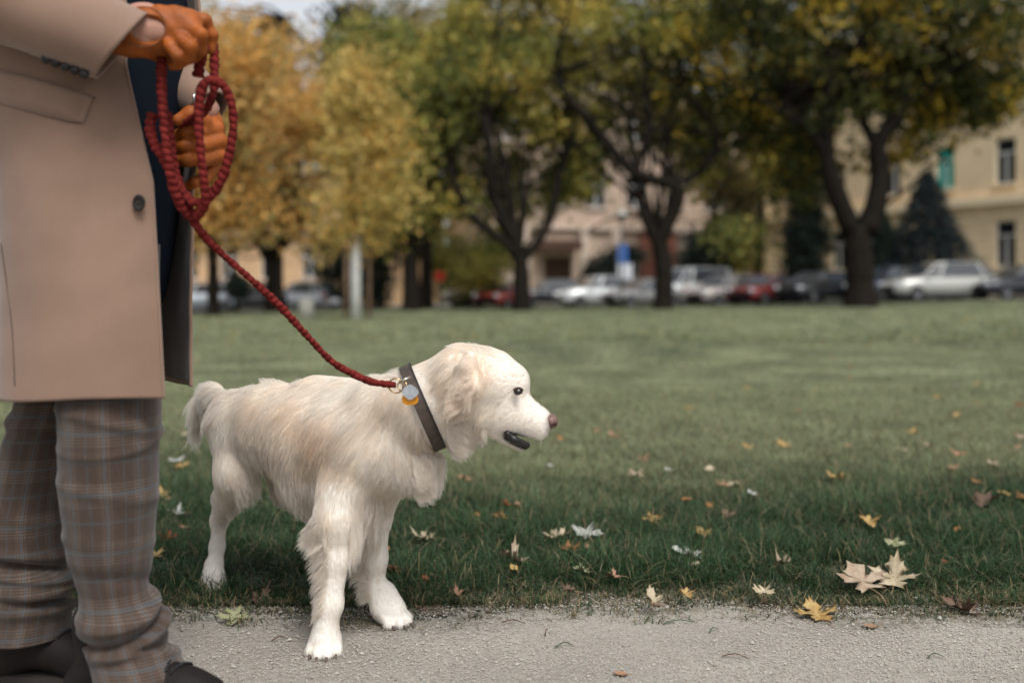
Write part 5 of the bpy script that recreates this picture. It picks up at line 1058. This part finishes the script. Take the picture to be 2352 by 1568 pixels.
ths_ = np.linspace(0, 2*np.pi, 41)
def proj_glove(x, y, g_, d0, d1):
    for d in np.linspace(d0, d1, 160):
        if interp_grid(g_, hc(x, y, d)[None])[0] < 0: return hc(x, y, d)
    return hc(x, y, (d0+d1)/2)
rimp = [proj_glove(1000+160*math.cos(a_), 190+138*math.sin(a_), gg, 1.62, 1.74) for a_ in ths_]; MB().tube(np.array(rimp), .0022, 8, caps=False).build('glove_hem', mat('glove_hem', (.20,.06,.018,1), .5), gl1)
def skin_patch(Q): return sd_ell(Q, hc(1000,205,1.700), (hr(200,1.7), .0312, hr(185,1.7)))
gs = sdf_grid(skin_patch, hc(780,420,1.70)-[0, .06, 0], hc(1240,0,1.70)+[0, .06, 0], .003); Vb, Qb = grid_mesh(gs); mesh_np('wrist', Vb, Qb, m_skinp, person)
def glove_far(Q):
    D0 = 1.93; d = sd_ell(Q, hc(1470,985,D0+.01), (hr(95,D0), .034, hr(190,D0)), [[math.cos(.25),0,-math.sin(.25)],[0,1,0],[math.sin(.25),0,math.cos(.25)]])
    d = smin(d, sd_cone(Q, hc(1420,760,D0+.02), hc(1460,860,D0+.01), hr(85,D0), hr(90,D0)), .02)
    fin = [[(1500,900,1.92,60),(1400,925,1.895,50),(1290,920,1.89,44),(1225,950,1.90,40)], [(1530,985,1.92,58),(1420,1020,1.89,50),(1300,1022,1.885,46),(1215,1028,1.895,42)],
           [(1520,1085,1.92,56),(1420,1115,1.89,48),(1310,1118,1.885,44),(1230,1120,1.895,40)], [(1480,1180,1.93,50),(1420,1250,1.91,42),(1360,1272,1.905,36),(1318,1290,1.91,32)]]
    for ch in fin:
        f = None
        for a_, b_ in zip(ch[:-1], ch[1:]): s_ = sd_cone(Q, hc(*a_[:3]), hc(*b_[:3]), hr(a_[3], D0), hr(b_[3], D0)); f = s_ if f is None else smin(f, s_, .006)
        d = smin(d, f, .006)
    t_ = smin(sd_cone(Q, hc(1420,850,1.90), hc(1330,800,1.875), hr(62,D0), hr(54,D0)), sd_cone(Q, hc(1330,800,1.875), hc(1240,840,1.865), hr(54,D0), hr(40,D0)), .008); d = smin(d, t_, .008)
    return d+.0008*vnoise(Q, 100, 6)
gf = sdf_grid(glove_far, hc(1140,1400,1.93)-[0, .10, 0], hc(1640,640,1.93)+[0, .08, 0], .0024); Vb, Qb = grid_mesh(gf); mesh_np('glove', Vb, Qb, m_glove, person)
# wrist watch edge at the far cuff
th = np.linspace(0, 2*np.pi, 33); wc = hc(1385, 700, 1.90); MB().tube(wc+np.stack([.004*np.cos(th), .018*np.cos(th), .014*np.sin(th)], 1), .0020, 8, caps=False).build('watch', mat('watch_steel', (.5,.5,.5,1), .25, metal=1), person)
# --- boots
def boot(ax_, d, yaw, name='boot'):
    ax_x = (ax_-CX)/F*d; o = np.array([ax_x, d, 0]); ca, sa = math.cos(yaw), math.sin(yaw); R = np.array([[ca, -sa, 0], [sa, ca, 0], [0, 0, 1]])
    def f(Q):
        q = (Q-o)@R; s = sd_cone(q, (-.02, 0, .16), (-.015, 0, .09), .056, .052); s = smin(s, sd_ell(q, (-.045, 0, .045), (.055, .040, .045)), .03); s = smin(s, sd_cone(q, (0, 0, .085), (.13, 0, .052), .046, .038), .03); s = smin(s, sd_ell(q, (.155, 0, .045), (.065, .045, .036)), .03)
        return np.maximum(s, .020-q[:, 2])
    g_ = sdf_grid(f, o-[.30, .28, .0], o+[.30, .28, .26], .0045); Vb, Qb = grid_mesh(g_); b = mesh_np(name, Vb, Qb, m_boot, person)
    th = np.linspace(0, 2*np.pi, 49)[:-1]; xs_ = .062+.158*np.cos(th); w__ = .046+.004*np.cos(th); ys_ = np.sin(th)*(w__+.004*np.cos(2*th)); Vs = []
    for z, k in ((0, .97), (.004, 1.0), (.022, 1.0), (.026, .93)): Vs.append(np.stack([.062+(xs_-.062)*k, ys_*k, np.full(48, z)], 1))
    Vs = np.vstack(Vs)@R.T+o; Qs = np.array([[a_*48+k, a_*48+(k+1) % 48, (a_+1)*48+(k+1) % 48, (a_+1)*48+k] for a_ in range(3) for k in range(48)]); mesh_np('sole', Vs, [Qs, np.arange(48)[None, ::-1], np.arange(144, 192)[None]], m_sole, b)
    for k in range(6):
        x0 = .022+k*.022; zz = .145-k*.0155; pp = []
        for t_ in np.linspace(-1, 1, 9):
            c_ = np.array([x0+.006*t_*(1 if k % 2 else -1), t_*.026, .3]); zz_ = np.linspace(.2, .03, 120); v_ = interp_grid(g_, (np.stack([np.full(120, c_[0]), np.full(120, c_[1]), zz_], 1))@R.T+o); h_ = zz_[np.argmax(v_ < 0)]; pp.append(np.array([c_[0], c_[1], h_+.003])@R.T+o)
        MB().tube(np.array(pp), .0026, 8).build('lace', m_lace, b)
    return b
boot(264, 1.80, math.radians(-12)); boot(60, 1.93, math.radians(-8))
# ================================================================ LEASH
m_rope = mat('leash_cord', (.16,.02,.017,1), .95, noise=(90,.35), bump=(700,.5,.002), spec=.1); leash = thing('leash', 'dark red knotted cord leash looped in the gloved hand and clipped to the collar', 'leash', tuple(P(440, 500, 1.76)))
def braid(pts, r0, name, per=.0125, n=0):
    p = np.array([P(x, y, d) for x, y, d in pts]); L_ = np.linalg.norm(np.diff(p, axis=0), axis=1).sum(); K_ = int(L_/per*9); q = spline(p, K_); T_, A_, B_ = frames(q); nt = 18; th = np.linspace(0, 2*np.pi, nt, endpoint=False); s = np.linspace(0, L_, K_)
    V_ = np.zeros((K_, nt, 3)); ws = 1+.10*np.sin(s*28+1)
    for i in range(K_):
        ph = s[i]/per*2*np.pi; lump = np.abs(np.sin(ph/2+np.where(np.cos(th) > 0, 0, np.pi/2)+.5*np.sin(th))); rr = r0*(.74+.42*lump**.6+.10*np.sin(ph*.37+th*2)+.06*np.sin(ph*3.1+th*5))*ws[i]*(1+.12*np.cos(2*th)); V_[i] = q[i]+rr[:, None]*(np.cos(th)[:, None]*A_[i]+np.sin(th)[:, None]*B_[i])
    i, j = np.meshgrid(np.arange(K_-1), np.arange(nt), indexing='ij'); i = i.ravel(); j = j.ravel(); l = (j+1) % nt
    caps = [np.arange(nt)[None, ::-1], np.arange((K_-1)*nt, K_*nt)[None]]; return mesh_np(name, V_.reshape(-1, 3), [np.stack([i*nt+j, i*nt+l, (i+1)*nt+l, (i+1)*nt+j], 1)]+caps, m_rope, leash)
braid([(432,488,1.765),(470,543,1.79),(520,592,1.82),(580,645,1.85),(640,700,1.885),(700,765,1.92),(760,828,1.96),(810,858,1.985),(855,877,1.99),(908,884,1.985)], .0068, 'cord')
braid([(372,130,1.725),(371,190,1.72),(374,250,1.715),(380,320,1.715),(390,390,1.72),(402,440,1.73),(418,475,1.745),(438,497,1.765)], .0082, 'cord_strand')
braid([(352,262,1.76),(345,285,1.755),(350,320,1.75),(372,360,1.745),(395,400,1.742),(420,440,1.742),(444,464,1.745),(470,462,1.745),(492,440,1.745),(512,405,1.74),(528,350,1.735),(536,290,1.73),(532,240,1.725),(515,200,1.72),(492,186,1.715),(470,192,1.712),(459,225,1.71),(457,290,1.71),(461,350,1.712),(468,410,1.72),(472,450,1.73),(465,480,1.745),(448,496,1.76),(432,490,1.768)], .0079, 'cord_loop')
braid([(455,178,1.75),(458,150,1.745),(463,125,1.73),(470,105,1.72)], .0078, 'cord_strand')
braid([(470,112,1.755),(484,95,1.755),(492,120,1.75),(492,160,1.745),(492,200,1.745),(484,230,1.75),(470,255,1.80),(440,275,1.86),(408,282,1.875)], .0078, 'cord_strand')
braid([(385,258,1.75),(392,330,1.752),(400,380,1.753),(412,420,1.755),(430,460,1.757),(440,490,1.765)], .0078, 'cord_strand')
# ================================================================ FALLEN LEAVES
HALF = [(0,0),(.10,-.06),(.34,-.17),(.29,-.05),(.42,.01),(.27,.10),(.16,.17),(.40,.22),(.64,.20),(.57,.32),(.76,.46),(.54,.45),(.50,.57),(.34,.46),(.15,.40),(.22,.58),(.33,.64),(.20,.72),(.19,.82),(.09,.84),(0,1.02)]
OVAL = [(0,0),(.12,.05),(.24,.16),(.33,.32),(.35,.48),(.30,.64),(.20,.80),(.10,.92),(0,1.02)]
LM = {}
def leafm(key, c, c2=None): LM[key] = mat('leaf_'+key, c, .6, noise=(40, .35), spec=.3, trans=.2, bump=(120, .4, .003), col2=c2)
leafm('pale', (.42,.34,.25,1), (.30,.21,.14,1)); leafm('cream', (.48,.41,.29,1), (.36,.28,.17,1)); leafm('yellow', (.42,.30,.12,1), (.30,.17,.05,1)); leafm('orange', (.34,.16,.06,1), (.22,.085,.025,1))
leafm('rust', (.24,.065,.02,1), (.12,.04,.02,1)); leafm('brown', (.16,.10,.065,1), (.08,.05,.035,1)); leafm('tan', (.36,.21,.13,1), (.25,.14,.08,1)); leafm('white', (.46,.47,.43,1), (.34,.34,.30,1)); leafm('green', (.27,.29,.14,1), (.36,.34,.22,1))
def ground_at(px, py, h=0):
    d = 2.4
    for _ in range(30): d = max(.5, (CAMZ-h-float(ground((px-CX)/F*d, d)))*F/(py-HY))
    return (px-CX)/F*d, d
LEAFN = 0
def leaf(px, py, size_px, key, rot=0, tilt=10, curl=.3, shape='m', label='', stem=1, roll=0, name=None, group=None):
    global LEAFN; LEAFN += 1; r = np.random.default_rng(LEAFN)
    onpath = py > 1380; h = .008 if onpath else .042; x, d = ground_at(px, py, h); s = size_px/F*d/1.12; half = np.array(HALF if shape == 'm' else OVAL)
    half = half*(1+r.normal(0, .05, half.shape)); half[0, 0] = half[-1, 0] = 0
    curl = curl*(1 if onpath else 1.2); tilt = (tilt if (onpath or size_px > 80) else 6+tilt*.25)*(1 if math.cos(math.radians(rot)) > -.1 else -1)
    out = np.vstack([half, half[-2:0:-1]*[-1, 1]*r.uniform(.9, 1.1)]); ctr_ = np.array([0, .30 if shape == 'm' else .45]); n = len(out); rings = [.0, .3, .6, .85, 1.0]
    V_ = [ctr_[None]]+[ctr_+(out-ctr_)*q for q in rings[1:]]; V2 = np.vstack(V_)
    rr = np.hypot(*(V2-ctr_).T); z = curl*rr**2*(.7+.5*np.sin(3*np.arctan2(V2[:, 1]-.3, V2[:, 0])+r.uniform(0, 6)))+.05*np.sin(V2[:, 0]*9+r.uniform(0, 6))*np.sin(V2[:, 1]*8)-.10*np.exp(-(V2[:, 0]/.06)**2)*.3
    V3 = np.stack([V2[:, 0], V2[:, 1]-.4, z], 1)*s; T_ = [[0, 1+k, 1+(k+1) % n] for k in range(n)]; Q_ = [[1+a*n+k, 1+(a+1)*n+k, 1+(a+1)*n+(k+1) % n, 1+a*n+(k+1) % n] for a in range(3) for k in range(n)]
    R = (Matrix.Rotation(math.radians(rot), 3, 'Z')@Matrix.Rotation(math.radians(roll), 3, 'Y')@Matrix.Rotation(math.radians(tilt), 3, 'X')); Rn = np.array(R)
    W_ = V3@Rn.T; gz = float(ground(x, d)); lift = (h if not onpath else .007)-W_[:, 2].min()*(1 if onpath else .55)
    nm = name or ('maple_leaf' if shape == 'm' else 'oval_leaf')
    th_ = .0006; top = W_+Rn@np.array([0, 0, th_]); m = len(W_); Vf = np.vstack([top, W_])+[0, 0, lift]
    Qa = np.array(Q_); Ta = np.array(T_); rim = np.array([[1+3*n+k, 1+3*n+(k+1) % n, m+1+3*n+(k+1) % n, m+1+3*n+k] for k in range(n)])
    o = mesh_np(nm, Vf, [np.concatenate([Qa, Qa[:, ::-1]+m, rim]), np.concatenate([Ta, Ta[:, ::-1]+m])], LM[key]); o.location = (x, d, gz)
    tag(o, label, 'leaf', group or 'fallen leaves on the lawn and path')
    if stem:
        L_ = .75 if shape == 'm' else .3; pts = np.array([[0, -.38, .0], [.03, -.4-L_*.5, .06+.1*r.random()], [.08*r.normal(), -.4-L_, .02+.12*r.random()]])*s; pts = pts@Rn.T+[0, 0, lift]
        c_ = MB().tube(spline(pts, 8), [max(.0008, s*.012)]*8, 6).build('stem', LM['tan' if key != 'rust' else 'rust']); c_.parent = o
    return o
LV = [
 (1974,1336,105,'pale',18,24,.25,'m','largest pale beige maple leaf lying at the lawn edge on the right'),
 (2057,1330,85,'cream',-32,34,.5,'m','cream half-folded maple leaf touching the largest pale leaf'),
 (1875,1414,78,'yellow',10,18,.4,'m','golden maple leaf lying on the gravel right below the lawn edge'),
 (2003,1439,40,'tan',95,5,.2,'o','small reddish tan oval leaf on the gravel below the large pale leaf'),
 (1428,1547,42,'tan',80,5,.3,'o','tan oval leaf alone on the gravel at the bottom of the picture'),
 (2206,1403,80,'brown',80,15,.9,'m','shrivelled dark brown leaf where gravel meets grass at the far right'),
 (1500,1376,45,'cream',20,35,.9,'m','crumpled cream leaf with thin stem on the lawn edge right of the dog'),
 (1512,1389,30,'tan',70,5,.4,'o','flat tan scrap of leaf just below the crumpled cream leaf'),
 (1577,1366,36,'yellow',200,40,.8,'m','small yellow leaf on the lawn edge right of the crumpled cream leaf'),
 (1755,1362,42,'cream',160,55,.8,'m','pointed cream leaf standing on the lawn edge left of the largest leaf'),
 (1765,1388,36,'brown',30,10,.9,'m','little brown crumpled leaf at the edge of the gravel left of the golden leaf'),
 (1578,1274,70,'white',80,15,.4,'m','whitish flat maple leaf in the dark grass centre right'),
 (1596,1296,36,'cream',100,10,.4,'o','cream leaf fragment right under the whitish flat leaf'),
 (1613,1227,40,'yellow',30,40,.5,'m','yellow maple leaf in dark grass above the whitish flat leaf'),
 (1500,1196,42,'yellow',170,60,.6,'m','upright yellow leaf in the grass left of centre right'),
 (1995,1203,44,'yellow',190,60,.8,'m','golden V-shaped leaf standing in the grass on the right'),
 (2256,1157,62,'brown',150,55,.9,'m','greyish brown pointed leaf upright in the grass at the far right'),
 (2057,1252,44,'green',180,50,.6,'m','greenish yellow leaf above the cream half-folded leaf'),
 (1794,1292,38,'pale',60,30,1.2,'m','grey curled leaf in dark grass between the whitish leaf and the largest leaf'),
 (1471,1278,20,'orange',60,40,.4,'o','tiny orange leaf left of the whitish flat leaf'),
 (1798,1022,34,'yellow',20,25,.4,'m','bright yellow leaf where dark and light grass meet'),
 (1537,1079,26,'white',80,10,.3,'o','small white leaf on the light lawn right of the dog muzzle'),
 (1655,1113,30,'tan',50,40,.5,'m','tan leaf left of a pair in the grass at middle right'),
 (1684,1113,32,'cream',100,30,.6,'m','cream leaf right of a pair in the grass at middle right'),
 (1726,1134,24,'white',40,40,.5,'m','small white leaf right of the tan and cream pair'),
 (1918,1098,48,'yellow',95,20,.7,'m','yellow and cream leaf lying in dark grass at the right'),
 (2243,1108,30,'orange',40,50,.5,'o','orange leaf upper far right in the dark grass'),
 (1630,1162,26,'orange',30,60,.6,'o','orange leaf standing below the tan and cream pair'),
 (2200,1217,26,'orange',130,60,.6,'o','thin orange leaf in the grass far right above the largest leaf'),
 (2172,1290,16,'rust',60,40,.5,'o','tiny dark red leaf in the grass far right'),
 (1160,1158,30,'rust',90,30,.6,'m','rust brown leaf under the dog chin, left of its tan neighbour'),
 (1188,1158,24,'tan',20,40,.6,'o','tan leaf right beside the rust brown leaf under the dog chin'),
 (1150,1188,40,'orange',85,25,.5,'m','bright orange leaf in the grass below the rust brown leaf'),
 (1096,1183,22,'orange',20,60,.6,'o','small dull orange leaf in the grass left of the bright orange leaf'),
 (969,1236,56,'cream',95,25,.5,'m','cream leaf with long upright stem right of the dog far foreleg'),
 (1276,1232,58,'cream',100,20,.6,'m','cream ragged leaf in the grass left of the arched white leaf'),
 (1350,1232,62,'white',185,55,.9,'m','arched whitish leaf with long stem pointing up'),
 (1309,1261,40,'orange',10,45,.6,'m','orange brown leaf just below the arched whitish leaf'),
 (1177,1288,66,'pale',95,40,1.2,'m','curled greyish beige leaf in dark grass in the middle'),
 (1180,1306,34,'yellow',30,50,.6,'o','yellow leaf tucked under the curled greyish beige leaf'),
 (906,1311,34,'rust',80,35,.7,'m','rust red leaf beside the dog far foreleg'),
 (978,1329,24,'rust',40,40,.6,'o','small dark red leaf right of the rust red leaf'),
 (887,1262,28,'orange',10,60,.4,'o','orange leaf half hidden behind the dog far foreleg'),
 (978,1397,52,'tan',85,5,.25,'o','smooth tan oval leaf touching the gravel beside the dog far paw'),
 (935,1392,56,'pale',60,15,.5,'m','beige leaf between the dog far paw and the smooth tan leaf'),
 (1122,1393,26,'cream',120,30,.7,'m','small cream leaf on the gravel edge between dog and centre'),
 (1049,1362,28,'tan',30,50,1.0,'m','curled tan leaf at the lawn edge right of the smooth tan leaf'),
 (536,1426,60,'green',190,30,.6,'m','pale green maple leaf on the gravel between the trousers and the dog'),
 (594,1384,58,'brown',80,25,.9,'m','crumpled brown leaf at the lawn edge between dog hind paw and foreleg'),
 (860,1412,30,'orange',60,20,.4,'o','orange leaf behind the dog far paw'),
 (370,1136,34,'yellow',30,50,.6,'m','yellow leaf close to the trouser leg, upper one'),
 (388,1147,30,'tan',100,30,.6,'o','pinkish tan leaf next to the upper yellow leaf by the trousers'),
 (404,1178,40,'white',90,20,.6,'m','white leaf below the yellow one by the trousers'),
 (424,1212,28,'tan',95,20,.5,'o','peach coloured leaf in the grass between trousers and dog'),
 (353,1275,38,'yellow',60,40,.5,'m','yellow leaf touching the trouser leg lower down'),
 (386,1236,38,'rust',20,40,.8,'m','dark rusty leaf in the grass above the lower yellow leaf'),
 (2198,845,30,'white',80,10,.3,'o','upper of two white leaves far out on the lawn at the right'),
 (2198,888,30,'white',90,10,.3,'o','lower of two white leaves far out on the lawn at the right'),
 (1263,1069,26,'white',80,10,.3,'o','white leaf on the lawn below the dog muzzle'),
 (1286,1008,22,'orange',20,60,.5,'o','blurred orange leaf just under the dog nose'),
 (1067,1100,34,'tan',80,20,.5,'m','reddish tan leaf right of the dog chest ruff'),
 (1350,1258,24,'tan',10,70,.6,'o','narrow pinkish leaf standing right of the orange brown one'),
 (1335,1310,38,'green',85,20,.6,'m','yellow-green leaf buried in the grass below the arched leaf'),
 (1408,1323,36,'tan',85,20,.6,'m','dull tan leaf buried in the grass in the middle of the dark belt'),
 (1302,1356,36,'brown',85,30,.8,'m','dark brown leaf in the grass at the lawn edge near the middle'),
]
for l in LV: leaf(l[0], l[1], l[2], l[3], l[4], l[5], l[6], l[7], l[8])
r_ = np.random.default_rng(5); KEYS = ['yellow','orange','tan','cream','rust','brown','pale','white']
for k in range(95):
    py = 735+480*r_.random()**1.6; px = r_.uniform(380, 2352) if k % 4 else r_.uniform(1500, 2352)
    if 430 < px < 1290 and py > 860: continue
    key = KEYS[r_.choice(8, p=[.30,.16,.14,.12,.06,.08,.08,.06])]
    d_ = ground_at(px, py)[1]; leaf(px, py, r_.uniform(.04, .07)/d_*F, key, r_.uniform(0, 360), r_.uniform(0, 50), r_.uniform(.2, .8), 'm' if r_.random() < .5 else 'o', 'small %s fallen leaf scattered on the open lawn behind the dog' % {'pale': 'beige', 'brown': 'dark brown'}.get(key, key), stem=0, group='small leaves scattered over the far lawn')
# grass clippings and twigs on the path
mt = mat('twig', (.10,.055,.035,1), .9); mg = mat('clipping', (.05,.075,.04,1), .7)
TW = [(1296,1493,40,10,mg,'dark green grass clipping on the gravel at the centre'),(1560,1440,75,4,mg,'long green clipping on the gravel right of centre'),(2150,1519,40,5,mg,'short dark clipping on the gravel at the far right'),(1255,1462,20,70,mt,'tiny dark twig stub on the gravel right of the dog paw'),(1180,1440,55,-5,mt,'thin brown twig on the gravel at the centre'),(640,1478,30,20,mt,'brown twig on the gravel left of the dog paw'),(1690,1520,60,-8,mt,'thin dark twig near the bottom on the right'),(1640,1458,26,20,mg,'short green clipping left of the golden leaf')]
for px, py, L_, a_, mm, lab in TW:
    x, d = ground_at(px, py); l_ = L_/F*d; a = math.radians(a_); p0 = np.array([x-l_/2*math.cos(a), d-l_/2*math.sin(a)*2, .010]); p1 = np.array([x+l_/2*math.cos(a), d+l_/2*math.sin(a)*2, .010]); md = (p0+p1)/2+[0, .01, .004]
    q = spline([p0, md, p1], 8); o = mesh_np('twig' if mm is mt else 'grass_clipping', *tube(q-np.array([x, d, 0]), np.linspace(.0016, .0008, 8), 6)[:2], mm); o.location = (x, d, 0); tag(o, lab, 'twig' if mm is mt else 'clipping')
